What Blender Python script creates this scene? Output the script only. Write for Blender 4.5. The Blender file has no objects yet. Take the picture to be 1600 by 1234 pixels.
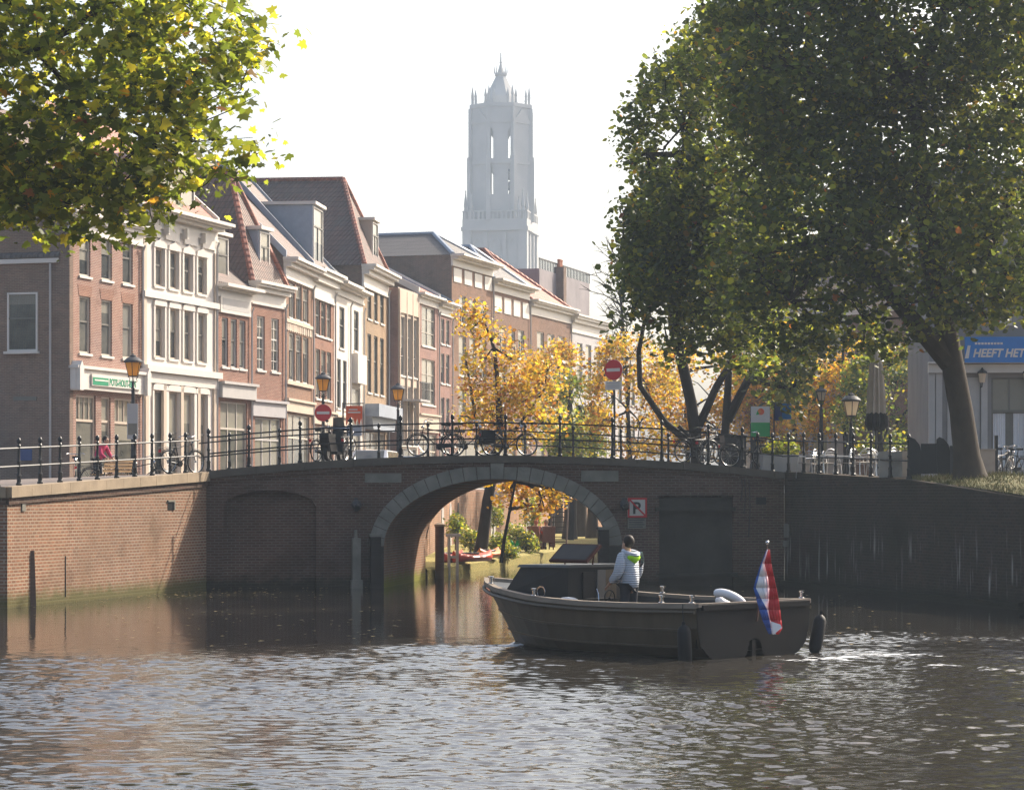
import bpy, bmesh, math, random
import numpy as np
from mathutils import Vector, Matrix

# ------------------------------------------------------------------ camera, sky, sun, exposure
SC = bpy.context.scene
COL = SC.collection
H, F = 2.75, 4000.0                      # eye height above the water, focal length in photograph pixels
cam = bpy.data.cameras.new('camera'); camo = bpy.data.objects.new('camera', cam); COL.objects.link(camo)
camo.location = (0, 0, H); camo.rotation_euler = (math.pi / 2, 0, 0)
cam.sensor_width = 36; cam.lens = 36 * F / 1600; cam.shift_y = 158 / 1600
cam.clip_start = 0.5; cam.clip_end = 6000
SC.camera = camo
AZ, EL = math.radians(46), math.radians(36)
SC.world = bpy.data.worlds.new('World'); SC.world.use_nodes = True
_nt = SC.world.node_tree
_sky = _nt.nodes.new('ShaderNodeTexSky'); _sky.sky_type = 'NISHITA'; _sky.sun_disc = False
_sky.sun_elevation = EL; _sky.sun_rotation = AZ; _sky.air_density = 1.0; _sky.dust_density = 5.5; _sky.ozone_density = 1.0
_nt.links.new(_sky.outputs[0], _nt.nodes['Background'].inputs[0])
_nt.nodes['Background'].inputs[1].default_value = 0.15
sun = bpy.data.lights.new('sun', 'SUN'); suno = bpy.data.objects.new('sun', sun); COL.objects.link(suno)
sun.energy = 4.4; sun.angle = math.radians(0.5); sun.color = (1.0, 0.90, 0.76)
SUND = Vector((math.sin(AZ) * math.cos(EL), math.cos(AZ) * math.cos(EL), math.sin(EL)))
suno.rotation_euler = SUND.to_track_quat('Z', 'Y').to_euler()
SC.view_settings.view_transform = 'Standard'; SC.view_settings.look = 'None'
SC.view_settings.exposure = 0.85; SC.view_settings.gamma = 1.0
SC.cycles.use_denoising = True; SC.cycles.denoising_prefilter = 'NONE'
SC.cycles.max_bounces = 7; SC.cycles.diffuse_bounces = 3; SC.cycles.glossy_bounces = 3
SC.cycles.transmission_bounces = 4; SC.cycles.transparent_max_bounces = 6; SC.cycles.volume_bounces = 0
SC.cycles.caustics_reflective = False; SC.cycles.caustics_refractive = False
SC.cycles.sample_clamp_indirect = 6.0

def PX(px, Y): return (px - 800) / F * Y
def PZ(py, Y): return H + (775 - py) / F * Y
def R(d): return math.radians(d)

# ------------------------------------------------------------------ helpers
class MB:
    def __init__(s): s.v = []; s.f = []; s.mi = []; s.m = 0
    def add(s, vs, fs):
        b = len(s.v); s.v.extend([tuple(p) for p in vs])
        for f in fs: s.f.append([b + i for i in f]); s.mi.append(s.m)
        return s
    def quad(s, *p): return s.add(p, [list(range(len(p)))])
    def box(s, x0, x1, y0, y1, z0, z1):
        return s.add([(x0,y0,z0),(x1,y0,z0),(x1,y1,z0),(x0,y1,z0),(x0,y0,z1),(x1,y0,z1),(x1,y1,z1),(x0,y1,z1)],
                     [(0,3,2,1),(4,5,6,7),(0,1,5,4),(1,2,6,5),(2,3,7,6),(3,0,4,7)])
    def hexa(s, lo, hi):
        n = len(lo)
        return s.add(list(lo) + list(hi), [list(range(n))[::-1], list(range(n, 2*n))] + [(i, (i+1) % n, n + (i+1) % n, n + i) for i in range(n)])
    def bar(s, p, q, w, h, up=(0,0,1)):
        p, q = Vector(p), Vector(q); d = (q - p).normalized(); u = Vector(up)
        if abs(d.dot(u)) > .99: u = Vector((1, 0, 0))
        a = d.cross(u).normalized() * w / 2; b = a.normalized().cross(d).normalized() * h / 2
        return s.hexa([p-a-b, p+a-b, p+a+b, p-a+b], [q-a-b, q+a-b, q+a+b, q-a+b])
    def tube(s, pts, r, n=6, cap=True):
        pts = [Vector(p) for p in pts]; k = len(pts)
        rs = r if isinstance(r, (list, tuple)) else [r] * k
        rings = []; ref = None
        for i, p in enumerate(pts):
            d = (pts[min(i+1, k-1)] - pts[max(i-1, 0)])
            if d.length < 1e-9: d = Vector((0, 0, 1))
            d.normalize()
            if ref is None or abs(d.dot(ref)) > .95:
                ref = Vector((0, 0, 1)) if abs(d.z) < .9 else Vector((1, 0, 0))
            a = d.cross(ref).normalized(); b = a.cross(d).normalized(); ref = b
            rings.append([p + (a * math.cos(t) + b * math.sin(t)) * rs[i] for t in [2*math.pi*j/n for j in range(n)]])
        vs = [q for rg in rings for q in rg]; fs = []
        for i in range(k - 1):
            for j in range(n): fs.append((i*n + j, i*n + (j+1) % n, (i+1)*n + (j+1) % n, (i+1)*n + j))
        if cap: fs += [list(range(n))[::-1], [(k-1)*n + j for j in range(n)]]
        return s.add(vs, fs)
    def lathe(s, prof, c=(0,0,0), n=12):
        vs = []; fs = []; k = len(prof)
        for r, z in prof:
            for j in range(n):
                t = 2*math.pi*(j+.5)/n; vs.append((c[0] + r*math.cos(t), c[1] + r*math.sin(t), c[2] + z))
        for i in range(k - 1):
            for j in range(n): fs.append((i*n + j, i*n + (j+1) % n, (i+1)*n + (j+1) % n, (i+1)*n + j))
        fs += [list(range(n))[::-1], [(k-1)*n + j for j in range(n)]]
        return s.add(vs, fs)
    def torus(s, c, R_, r, ax='y', n=20, m=6, a0=0, a1=2*math.pi):
        full = abs(a1 - a0 - 2*math.pi) < 1e-6; pts = []
        for i in range(n + (0 if full else 1)):
            t = a0 + (a1-a0)*i/n; e = [R_*math.cos(t), R_*math.sin(t)]
            pts.append(Vector({'y':(e[0],0,e[1]), 'x':(0,e[0],e[1]), 'z':(e[0],e[1],0)}[ax]) + Vector(c))
        if not full: return s.tube(pts, r, m)
        vs = []; fs = []; A = Vector({'y':(0,1,0),'x':(1,0,0),'z':(0,0,1)}[ax])
        for p in pts:
            d = (p - Vector(c)).normalized()
            for j in range(m):
                u = 2*math.pi*j/m; vs.append(p + d*r*math.cos(u) + A*r*math.sin(u))
        for i in range(n):
            for j in range(m): fs.append((i*m+j, i*m+(j+1)%m, ((i+1)%n)*m+(j+1)%m, ((i+1)%n)*m+j))
        return s.add(vs, fs)
    def ball(s, c, r, n=10, k=6):
        rx, ry, rz = r if isinstance(r, (tuple, list)) else (r, r, r)
        vs = [(c[0], c[1], c[2]-rz)]; fs = []
        for i in range(1, k):
            a = -math.pi/2 + math.pi*i/k
            for j in range(n):
                t = 2*math.pi*j/n; vs.append((c[0]+rx*math.cos(a)*math.cos(t), c[1]+ry*math.cos(a)*math.sin(t), c[2]+rz*math.sin(a)))
        vs.append((c[0], c[1], c[2]+rz)); L = len(vs)-1
        for j in range(n): fs.append((0, 1+(j+1)%n, 1+j)); fs.append((L, L-n+j, L-n+(j+1)%n))
        for i in range(k-2):
            for j in range(n): fs.append((1+i*n+j, 1+i*n+(j+1)%n, 1+(i+1)*n+(j+1)%n, 1+(i+1)*n+j))
        return s.add(vs, fs)
    def prism(s, poly, y0, y1):                       # polygon in the x-z plane, drawn out along y
        return s.hexa([(x, y0, z) for x, z in poly], [(x, y1, z) for x, z in poly])
    def move(s, M, start=0):
        s.v[start:] = [tuple(M @ Vector(p)) for p in s.v[start:]]; return s
    def mesh(s, name, mats, smooth=None):
        me = bpy.data.meshes.new(name); me.from_pydata(s.v, [], s.f)
        for m in (mats if isinstance(mats, (list, tuple)) else [mats]): me.materials.append(m)
        if any(s.mi): me.polygons.foreach_set('material_index', s.mi)
        bm = bmesh.new(); bm.from_mesh(me); bmesh.ops.recalc_face_normals(bm, faces=bm.faces); bm.to_mesh(me); bm.free()
        if smooth:
            me.polygons.foreach_set('use_smooth', [True]*len(me.polygons)); me.set_sharp_from_angle(angle=R(smooth))
        me.update(); return me
    def build(s, name, mats, parent=None, smooth=None, label=None):
        return link(name, s.mesh(name, mats, smooth), parent, label)

def link(name, data, parent=None, label=None, loc=None, rz=None):
    o = bpy.data.objects.new(name, data); COL.objects.link(o)
    if parent is not None: o.parent = parent
    if label: o['label'] = label
    if loc is not None: o.location = loc
    if rz is not None: o.rotation_euler = (0, 0, rz)
    return o
def tag(o, label, cat, group=None):
    o['label'] = label; o['category'] = cat
    if group: o['group'] = group
    return o
def thing(name, label, cat, loc=(0,0,0), rz=0.0, group=None):
    o = link(name, None, None); o.location = loc; o.rotation_euler = (0, 0, rz)
    return tag(o, label, cat, group)
def struct(name, mb, mats, smooth=None):
    o = mb.build(name, mats, None, smooth); o['kind'] = 'structure'; return o
def dup(root, loc, rz, label, scale=None):
    def cp(o, par):
        c = o.copy(); COL.objects.link(c); c.parent = par
        for ch in [x for x in bpy.data.objects if x.parent == o]: cp(ch, c)
        return c
    r = cp(root, None); r.location = loc; r.rotation_euler = (0, 0, rz); r['label'] = label
    if scale: r.scale = (scale, scale, scale)
    return r

# ------------------------------------------------------------------ materials
def newmat(name):
    m = bpy.data.materials.new(name); m.use_nodes = True
    nt = m.node_tree; return m, nt, nt.nodes['Principled BSDF']
def nd(nt, typ, ins=None, **kw):
    n = nt.nodes.new(typ)
    for k, v in kw.items(): setattr(n, k, v)
    for k, v in (ins or {}).items():
        if hasattr(v, 'is_output') or isinstance(v, bpy.types.NodeSocket): nt.links.new(v, n.inputs[k])
        else: n.inputs[k].default_value = v
    return n
def c4(c): return (c[0], c[1], c[2], 1)
def mixc(nt, fac, a, b, blend='MIX'):
    n = nt.nodes.new('ShaderNodeMix'); n.data_type = 'RGBA'; n.blend_type = blend
    for s, v in ((n.inputs[0], fac), (n.inputs[6], a), (n.inputs[7], b)):
        if isinstance(v, bpy.types.NodeSocket): nt.links.new(v, s)
        else: s.default_value = c4(v) if isinstance(v, (tuple, list)) else v
    return n.outputs[2]
def ramp(nt, fac, stops):
    n = nt.nodes.new('ShaderNodeValToRGB'); nt.links.new(fac, n.inputs[0]); e = n.color_ramp.elements
    while len(e) < len(stops): e.new(.5)
    for i, (p, c) in enumerate(stops): e[i].position = p; e[i].color = c4(c) if isinstance(c, (tuple, list)) else (c, c, c, 1)
    return n.outputs[0]
def objco(nt): return nd(nt, 'ShaderNodeTexCoord').outputs['Object']
def noise(nt, co, scale, detail=4, rough=.55, stretch=None):
    if stretch: co = nd(nt, 'ShaderNodeMapping', {'Vector': co, 'Scale': stretch}).outputs[0]
    return nd(nt, 'ShaderNodeTexNoise', {'Vector': co, 'Scale': scale, 'Detail': detail, 'Roughness': rough}).outputs['Fac']

def paint(name, c, rough=.5, metal=0.0, var=.12, vscale=3.0, bump=0.0, spec=.22):
    m, nt, b = newmat(name); co = objco(nt)
    n1 = noise(nt, co, vscale, 5)
    col = mixc(nt, n1, tuple(x*(1-var*1.6) for x in c), tuple(min(1, x*(1+var*1.4)) for x in c))
    nt.links.new(col, b.inputs['Base Color']); b.inputs['Roughness'].default_value = rough; b.inputs['Metallic'].default_value = metal
    b.inputs['Specular IOR Level'].default_value = spec
    if bump:
        bp = nd(nt, 'ShaderNodeBump', {'Strength': bump, 'Distance': .02, 'Height': noise(nt, co, vscale*8, 4)})
        nt.links.new(bp.outputs[0], b.inputs['Normal'])
    return m

def brick(name, c1, c2, mortar, rh=.065, bw=.22, ms=.010, dirt=(.04,.035,.03), damt=.5, bias=0.0, streak=0.0, wet=None, dscale=.35):
    """brick bond in object space: courses along x (or y on the side walls), rows along z; broad stains laid over"""
    m, nt, b = newmat(name); co = objco(nt)
    sp = nd(nt, 'ShaderNodeSeparateXYZ', {0: co})
    u = nd(nt, 'ShaderNodeMath', {0: sp.outputs[0], 1: sp.outputs[1]}, operation='ADD').outputs[0]
    uv = nd(nt, 'ShaderNodeCombineXYZ', {0: u, 1: sp.outputs[2]}).outputs[0]
    bt = nd(nt, 'ShaderNodeTexBrick', {'Vector': uv, 'Color1': c4(c1), 'Color2': c4(c2), 'Mortar': c4(mortar), 'Scale': 1.0,
             'Mortar Size': ms, 'Mortar Smooth': .2, 'Bias': bias, 'Brick Width': bw, 'Row Height': rh})
    st = noise(nt, co, dscale, 6, .62)
    f = ramp(nt, st, [(.40, 0.0), (.72, damt)])
    col = mixc(nt, f, bt.outputs['Color'], dirt)
    st2 = noise(nt, co, 2.3, 4, .6)
    col = mixc(nt, ramp(nt, st2, [(.35, 0.0), (.75, .35)]), col, tuple(x*.55 for x in c1))
    st3 = noise(nt, co, .22, 3, .6); col = mixc(nt, ramp(nt, st3, [(.38, .75), (.62, 0.0)]), col, mixc(nt, 1.0, col, (1.22,1.12,1.0), 'MULTIPLY'))
    st4 = noise(nt, co, .9, 2, .5); col = mixc(nt, ramp(nt, st4, [(.60, 0.0), (.64, .5)]), col, mixc(nt, 1.0, col, (.74,.70,.66), 'MULTIPLY'))
    if streak:                                          # pale lime runs that have dried on the wall
        s1 = noise(nt, co, 1.0, 3, .6, (6.0, 6.0, .5)); s2 = noise(nt, co, .6, 2)
        zz = nd(nt, 'ShaderNodeMapRange', {0: sp.outputs[2], 1: 0.12, 2: .35, 3: 0, 4: 1}).outputs[0]
        z2 = nd(nt, 'ShaderNodeMapRange', {0: sp.outputs[2], 1: 1.0, 2: 2.1, 3: 1, 4: 0}).outputs[0]
        k = nd(nt, 'ShaderNodeMath', {0: zz, 1: z2}, operation='MULTIPLY').outputs[0]
        k = nd(nt, 'ShaderNodeMath', {0: k, 1: ramp(nt, s1, [(.56, 0.0), (.66, 1.0)])}, operation='MULTIPLY').outputs[0]
        k = nd(nt, 'ShaderNodeMath', {0: k, 1: ramp(nt, s2, [(.40, 0.0), (.55, streak)])}, operation='MULTIPLY').outputs[0]
        col = mixc(nt, k, col, (.42, .40, .36))
    if wet:                                             # algae band just over the waterline
        n3 = noise(nt, co, 3.0, 4)
        zz = nd(nt, 'ShaderNodeMath', {0: sp.outputs[2], 1: nd(nt, 'ShaderNodeMath', {0: n3, 1: .5}, operation='MULTIPLY').outputs[0]}, operation='SUBTRACT').outputs[0]
        k = nd(nt, 'ShaderNodeMapRange', {0: zz, 1: -.1, 2: .22, 3: .85, 4: 0}).outputs[0]
        col = mixc(nt, k, col, wet)
    nt.links.new(col, b.inputs['Base Color']); b.inputs['Roughness'].default_value = .9; b.inputs['Specular IOR Level'].default_value = .1
    bp = nd(nt, 'ShaderNodeBump', {'Strength': .5, 'Distance': .015, 'Height': bt.outputs['Fac']}, invert=True)
    nt.links.new(bp.outputs[0], b.inputs['Normal'])
    return m

def tiles(name, c1, c2, rw=.24, rh=.30):
    m, nt, b = newmat(name); co = objco(nt); sp = nd(nt, 'ShaderNodeSeparateXYZ', {0: co})
    u = nd(nt, 'ShaderNodeMath', {0: sp.outputs[0], 1: sp.outputs[1]}, operation='ADD').outputs[0]
    uv = nd(nt, 'ShaderNodeCombineXYZ', {0: u, 1: sp.outputs[2]}).outputs[0]
    bt = nd(nt, 'ShaderNodeTexBrick', {'Vector': uv, 'Color1': c4(c1), 'Color2': c4(c2), 'Mortar': c4(tuple(x*.35 for x in c1)), 'Scale': 1.0,
             'Mortar Size': .018, 'Brick Width': rw, 'Row Height': rh}, offset=0.0)
    col = mixc(nt, ramp(nt, noise(nt, co, .9, 5), [(.4, 0.0), (.75, .55)]), bt.outputs['Color'], (.09, .085, .075))
    nt.links.new(col, b.inputs['Base Color']); b.inputs['Roughness'].default_value = .7
    wv = nd(nt, 'ShaderNodeMath', {0: nd(nt, 'ShaderNodeMath', {0: u, 1: 2*math.pi/rw}, operation='MULTIPLY').outputs[0]}, operation='SINE').outputs[0]
    bp = nd(nt, 'ShaderNodeBump', {'Strength': .7, 'Distance': .03, 'Height': wv})
    nt.links.new(bp.outputs[0], b.inputs['Normal'])
    return m

def pane(name, dark=(.035,.04,.04), light=(.22,.21,.18)):
    """window glass with a room or a drawn blind behind it: differs from window to window"""
    m, nt, b = newmat(name); oi = nd(nt, 'ShaderNodeObjectInfo').outputs['Random']; co = objco(nt)
    sp = nd(nt, 'ShaderNodeSeparateXYZ', {0: co})
    k = nd(nt, 'ShaderNodeMath', {0: noise(nt, co, 1.3, 3), 1: oi}, operation='MULTIPLY').outputs[0]
    col = mixc(nt, ramp(nt, k, [(.12, 0.0), (.45, 1.0)]), dark, light)
    bl = nd(nt, 'ShaderNodeMath', {0: sp.outputs[2], 1: nd(nt, 'ShaderNodeMath', {0: oi, 1: 3.4}, operation='MULTIPLY').outputs[0]}, operation='GREATER_THAN').outputs[0]
    col = mixc(nt, nd(nt, 'ShaderNodeMath', {0: bl, 1: .55}, operation='MULTIPLY').outputs[0], col, (.40,.37,.30))
    nt.links.new(col, b.inputs['Base Color']); b.inputs['Roughness'].default_value = .06; b.inputs['IOR'].default_value = 1.5
    b.inputs['Specular IOR Level'].default_value = .7
    bp = nd(nt, 'ShaderNodeBump', {'Strength': .06, 'Distance': .05, 'Height': noise(nt, co, 1.6, 1)})
    nt.links.new(bp.outputs[0], b.inputs['Normal'])
    return m

def leafmat(name, trans=.5, rough=.45):
    m, nt, b = newmat(name)
    a = nd(nt, 'ShaderNodeAttribute', attribute_name='tint').outputs['Color']
    b.inputs['Roughness'].default_value = rough; nt.links.new(a, b.inputs['Base Color']); b.inputs['Specular IOR Level'].default_value = .35
    g = mixc(nt, 1.0, a, (3.2, 3.0, 1.3), 'MULTIPLY')
    t = nd(nt, 'ShaderNodeBsdfTranslucent', {'Color': g})
    mx = nd(nt, 'ShaderNodeMixShader', {0: trans, 1: b.outputs[0], 2: t.outputs[0]})
    nt.links.new(mx.outputs[0], nt.nodes['Material Output'].inputs['Surface'])
    return m

def glow_glass(name, c, trans=.6):
    m, nt, b = newmat(name); b.inputs['Base Color'].default_value = c4(c); b.inputs['Roughness'].default_value = .25
    t = nd(nt, 'ShaderNodeBsdfTranslucent', {'Color': c4(c)})
    mx = nd(nt, 'ShaderNodeMixShader', {0: trans, 1: b.outputs[0], 2: t.outputs[0]})
    nt.links.new(mx.outputs[0], nt.nodes['Material Output'].inputs['Surface'])
    return m

def wood(name, c, sc=(1, 1, 12)):
    m, nt, b = newmat(name); co = objco(nt)
    n1 = noise(nt, co, 2.0, 6, .6, sc); col = mixc(nt, n1, tuple(x*.55 for x in c), tuple(min(1, x*1.35) for x in c))
    nt.links.new(col, b.inputs['Base Color']); b.inputs['Roughness'].default_value = .8; b.inputs['Specular IOR Level'].default_value = .12
    bp = nd(nt, 'ShaderNodeBump', {'Strength': .4, 'Distance': .01, 'Height': n1}); nt.links.new(bp.outputs[0], b.inputs['Normal'])
    return m

M = {}
M['quay'] = brick('quay brick', (.31,.15,.092), (.19,.096,.062), (.38,.315,.24), rh=.085, bw=.24, ms=.018, damt=.55, dirt=(.17,.115,.075), wet=(.10,.10,.035))
M['bridge'] = brick('bridge brick', (.145,.082,.062), (.088,.053,.043), (.185,.15,.12), rh=.082, bw=.24, ms=.014, damt=.6, dirt=(.055,.045,.035), wet=(.03,.03,.02))
M['vault'] = brick('vault brick', (.40,.20,.12), (.26,.14,.09), (.36,.30,.24), rh=.08, bw=.26, ms=.016, damt=.7, dirt=(.13,.10,.075), wet=(.22,.24,.03))
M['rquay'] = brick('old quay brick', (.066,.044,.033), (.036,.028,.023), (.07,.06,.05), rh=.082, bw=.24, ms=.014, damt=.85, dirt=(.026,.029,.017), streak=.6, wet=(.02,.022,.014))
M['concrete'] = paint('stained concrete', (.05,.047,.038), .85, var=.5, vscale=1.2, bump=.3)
M['stone'] = paint('grey stone', (.21,.195,.16), .8, var=.3, vscale=2.5, bump=.3)
M['ring'] = paint('arch stone', (.23,.215,.18), .8, var=.4, vscale=1.7, bump=.4)
M['coping'] = paint('coping stone', (.33,.255,.175), .8, var=.3, vscale=1.8, bump=.3)
M['capdark'] = paint('dark coping stone', (.12,.10,.078), .85, var=.35, vscale=1.4, bump=.3)
M['pinkbrick'] = brick('red brick', (.295,.15,.12), (.225,.11,.09), (.42,.37,.32), ms=.012, damt=.25, dirt=(.18,.12,.09))
M['redbrick'] = brick('orange red brick', (.275,.135,.10), (.205,.098,.075), (.40,.33,.27), ms=.009, damt=.35, dirt=(.15,.085,.06))
M['brownbrick'] = brick('brown brick', (.26,.15,.105), (.19,.11,.08), (.30,.25,.20), ms=.009, damt=.4, dirt=(.12,.085,.065))
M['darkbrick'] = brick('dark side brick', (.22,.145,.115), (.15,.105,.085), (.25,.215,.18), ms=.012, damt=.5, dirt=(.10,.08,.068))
M['mauve'] = brick('mauve brick', (.32,.19,.165), (.26,.155,.135), (.33,.27,.24), ms=.008, damt=.25, dirt=(.2,.12,.1))
M['ochre'] = brick('ochre brick', (.33,.24,.16), (.27,.19,.13), (.42,.34,.25), ms=.008, damt=.3, dirt=(.2,.145,.1))
M['mural'] = paint('painted brick front', (.40,.24,.17), .7, var=.35, vscale=6)
M['white'] = paint('white plaster', (.62,.57,.515), .65, var=.05, vscale=1.2)
M['cream'] = paint('cream plaster', (.50,.41,.325), .65, var=.07, vscale=1.2)
M['wpaint'] = paint('white painted wood', (.64,.60,.545), .45, var=.05)
M['gpaint'] = paint('grey painted wood', (.45,.43,.41), .5, var=.08)
M['bluegrey'] = paint('blue grey lead', (.30,.34,.40), .5, var=.12)
M['greyhouse'] = paint('grey plaster', (.42,.40,.40), .7, var=.12, vscale=1.0)
M['fpaint'] = paint('weathered cream window wood', (.50,.45,.385), .5, var=.1)
M['terrace'] = paint('mauve grey render', (.24,.215,.22), .75, var=.3, vscale=.6)
M['frame'] = paint('dark window frame', (.16,.15,.13), .4, var=.1)
M['tilered'] = tiles('red pantiles', (.42,.135,.075), (.30,.10,.06))
M['tilebrown'] = tiles('brown pantiles', (.16,.088,.066), (.11,.064,.05))
M['tiledark'] = tiles('dark slates', (.115,.10,.095), (.085,.075,.072))
M['pane'] = pane('window glass')
M['paned'] = pane('dark shop glass', (.03,.035,.035), (.16,.155,.13))
M['black'] = paint('black iron', (.016,.016,.017), .42, var=.3, spec=.35)
M['iron'] = paint('dark grey iron', (.06,.06,.062), .5, var=.25)
M['chrome'] = paint('bright steel', (.55,.55,.55), .18, 1.0, var=.08)
M['alu'] = paint('aluminium', (.55,.55,.54), .32, .9, var=.1, spec=.5)
M['facadeplate'] = paint('old plate', (.3,.3,.28), .6)
M['amber'] = glow_glass('amber lamp glass', (.85,.50,.10))
M['opal'] = glow_glass('opal lamp glass', (.90,.78,.60))
M['rubber'] = paint('black rubber', (.015,.015,.016), .6, var=.2)
M['timber'] = wood('weathered timber', (.16,.11,.085))
M['dtimber'] = wood('dark timber', (.045,.038,.033))
M['bench'] = wood('oak slats', (.34,.22,.12), (1, 12, 12))
M['bark'] = wood('plane bark', (.060,.046,.034), (2.5, 2.5, 1.3))
M['darkbark'] = wood('dark bark', (.036,.029,.023), (5, 5, 1.2))
M['leaf'] = leafmat('plane leaves', .5)
M['gleaf'] = leafmat('golden leaves', .42)
M['red'] = paint('red enamel', (.55,.03,.035), .35, var=.06)
M['orange'] = paint('orange red cloth', (.72,.13,.05), .7, var=.1)
M['blue'] = paint('blue cloth', (.03,.19,.52), .6, var=.08)
M['dblue'] = paint('dark blue board', (.04,.07,.20), .5, var=.08)
M['green'] = paint('green board', (.04,.35,.10), .5, var=.08)
M['dgreen'] = paint('deep green lettering', (.02,.24,.12), .5, var=.05)
M['shirt'] = paint('pink red cloth', (.52,.04,.12), .8, var=.15)
M['skin'] = paint('skin', (.50,.29,.20), .5, var=.08)
M['hair'] = paint('dark hair', (.03,.02,.015), .6, var=.3)
M['jeans'] = paint('dark cloth', (.03,.032,.04), .85, var=.2)
M['jacket'] = paint('pale grey padded nylon', (.40,.44,.50), .55, var=.12, vscale=5)
M['neon'] = paint('neon yellow lining', (.42,.82,.02), .6, var=.08)
M['canvas'] = paint('beige canvas', (.36,.32,.27), .85, var=.15)
M['plastic'] = paint('white vinyl', (.78,.78,.80), .35, var=.04)
M['carwhite'] = paint('white car paint', (.75,.76,.78), .2, var=.03)
M['carblue'] = paint('pale blue car paint', (.35,.45,.58), .2, var=.03)
M['kayak'] = paint('red plastic', (.62,.10,.06), .35, var=.1)
M['kayak2'] = paint('orange plastic', (.70,.24,.06), .35, var=.1)
M['wicker'] = paint('brown wicker', (.30,.13,.085), .75, var=.25, vscale=25)
M['terracotta'] = paint('terracotta', (.42,.17,.09), .7, var=.15)
# ------------------------------------------------------------------ plan of the place (metres; camera over the water at 0,0)
A = Vector((-12.4, 62.9, 0)); C0 = Vector((-9.04, 75.8, 0)); D = Vector((8.4, 79.0, 0)); E0 = Vector((12.4, 62.0, 0))
BD = (D - C0); BL = BD.length; BU = BD / BL; BR = math.atan2(BU.y, BU.x)
def BS(px, back=0.0):                         # distance along the bridge face seen at a photograph column
    k = (px - 800) / F; o = C0 + Vector((-BU.y, BU.x, 0)) * back
    return (k * o.y - o.x) / (BU.x - BU.y * k)
def BP(s, y=0.0, z=0.0): return C0 + BU * s + Vector((-BU.y, BU.x, 0)) * y + Vector((0, 0, z))
def deckz(s): return 3.98 - .49 * ((s - 8.85) / 8.85) ** 2
def line_s(P, Q, px):
    d = (Q - P).normalized(); k = (px - 800) / F
    return (k * P.y - P.x) / (d.x - d.y * k)
E_LINE = [(-2.8,84.75),(-.28,100),(2.3,116),(5,132),(9,150),(14,172),(22,206)]
W_LINE = [(-3.5,84.75),(-3.1,110),(-2.6,130),(.2,150),(3.6,172),(11,206)]
L_LINE = [(-20,5,2.98),(-20,61.6,2.98),(-12.5,62.95,2.98),(-9.14,75.85,3.46),(-8.0,84.6,3.4),(-3.6,84.75,3.1)] + [(x-.15, y+.02, 3.0) for x, y in W_LINE[1:]]
R_LINE = [(26,5,2.72),(16.1,46.7,2.72),(12.5,62,2.73),(10.78,69.2,3.2),(8.5,79,3.46),(9.9,86.8,3.4),(13.1,120,3.3),(20.1,160,3.2),(30.1,206,3.0)]

def paving(name, c1, c2, sc):
    m, nt, b = newmat(name); co = objco(nt)
    bt = nd(nt, 'ShaderNodeTexBrick', {'Vector': co, 'Color1': c4(c1), 'Color2': c4(c2), 'Mortar': c4(tuple(x*.5 for x in c1)), 'Scale': sc, 'Mortar Size': .02, 'Brick Width': .5, 'Row Height': .25})
    col = mixc(nt, ramp(nt, noise(nt, co, .4, 5), [(.35, 0.0), (.75, .5)]), bt.outputs['Color'], (.10, .09, .08))
    nt.links.new(col, b.inputs['Base Color']); b.inputs['Roughness'].default_value = .85; return m
M['paving'] = paving('street clinkers', (.20,.15,.125), (.15,.12,.10), 4.0)
def grassmat(name, g1, g2, litter):
    m, nt, b = newmat(name); co = objco(nt)
    col = mixc(nt, noise(nt, co, 1.2, 6, .65), g1, g2)
    col = mixc(nt, ramp(nt, noise(nt, co, 9.0, 5, .7), [(.52, 0.0), (.62, .85)]), col, litter)
    nt.links.new(col, b.inputs['Base Color']); b.inputs['Roughness'].default_value = .9
    bp = nd(nt, 'ShaderNodeBump', {'Strength': 1.0, 'Distance': .05, 'Height': noise(nt, co, 25, 4)}); nt.links.new(bp.outputs[0], b.inputs['Normal'])
    return m
M['lawn'] = grassmat('lawn with fallen leaves', (.20,.20,.04), (.36,.29,.08), (.50,.33,.09))
M['bankgrass'] = grassmat('thin grass', (.09,.11,.025), (.20,.17,.06), (.28,.19,.09))

g = MB()
for i in range(len(L_LINE)-1):
    a, b_ = L_LINE[i], L_LINE[i+1]
    g.quad((-700,a[1],3.0),(a[0]-4,a[1],3.0),(b_[0]-4,b_[1],3.0),(-700,b_[1],3.0))
    g.quad((a[0]-4,a[1],3.0),a,b_,(b_[0]-4,b_[1],3.0))
for i in range(len(R_LINE)-1):
    a, b_ = R_LINE[i], R_LINE[i+1]
    g.quad(a,(a[0]+2.6,a[1]+.6,3.3),(b_[0]+2.6,b_[1]+.6,3.3),b_)
    g.quad((a[0]+2.6,a[1]+.6,3.3),(700,a[1]+.6,3.3),(700,b_[1]+.6,3.3),(b_[0]+2.6,b_[1]+.6,3.3))
g.quad((-3000,206,3),(3000,206,3),(3000,5000,3),(-3000,5000,3))
struct('ground', g, M['paving'])

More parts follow.
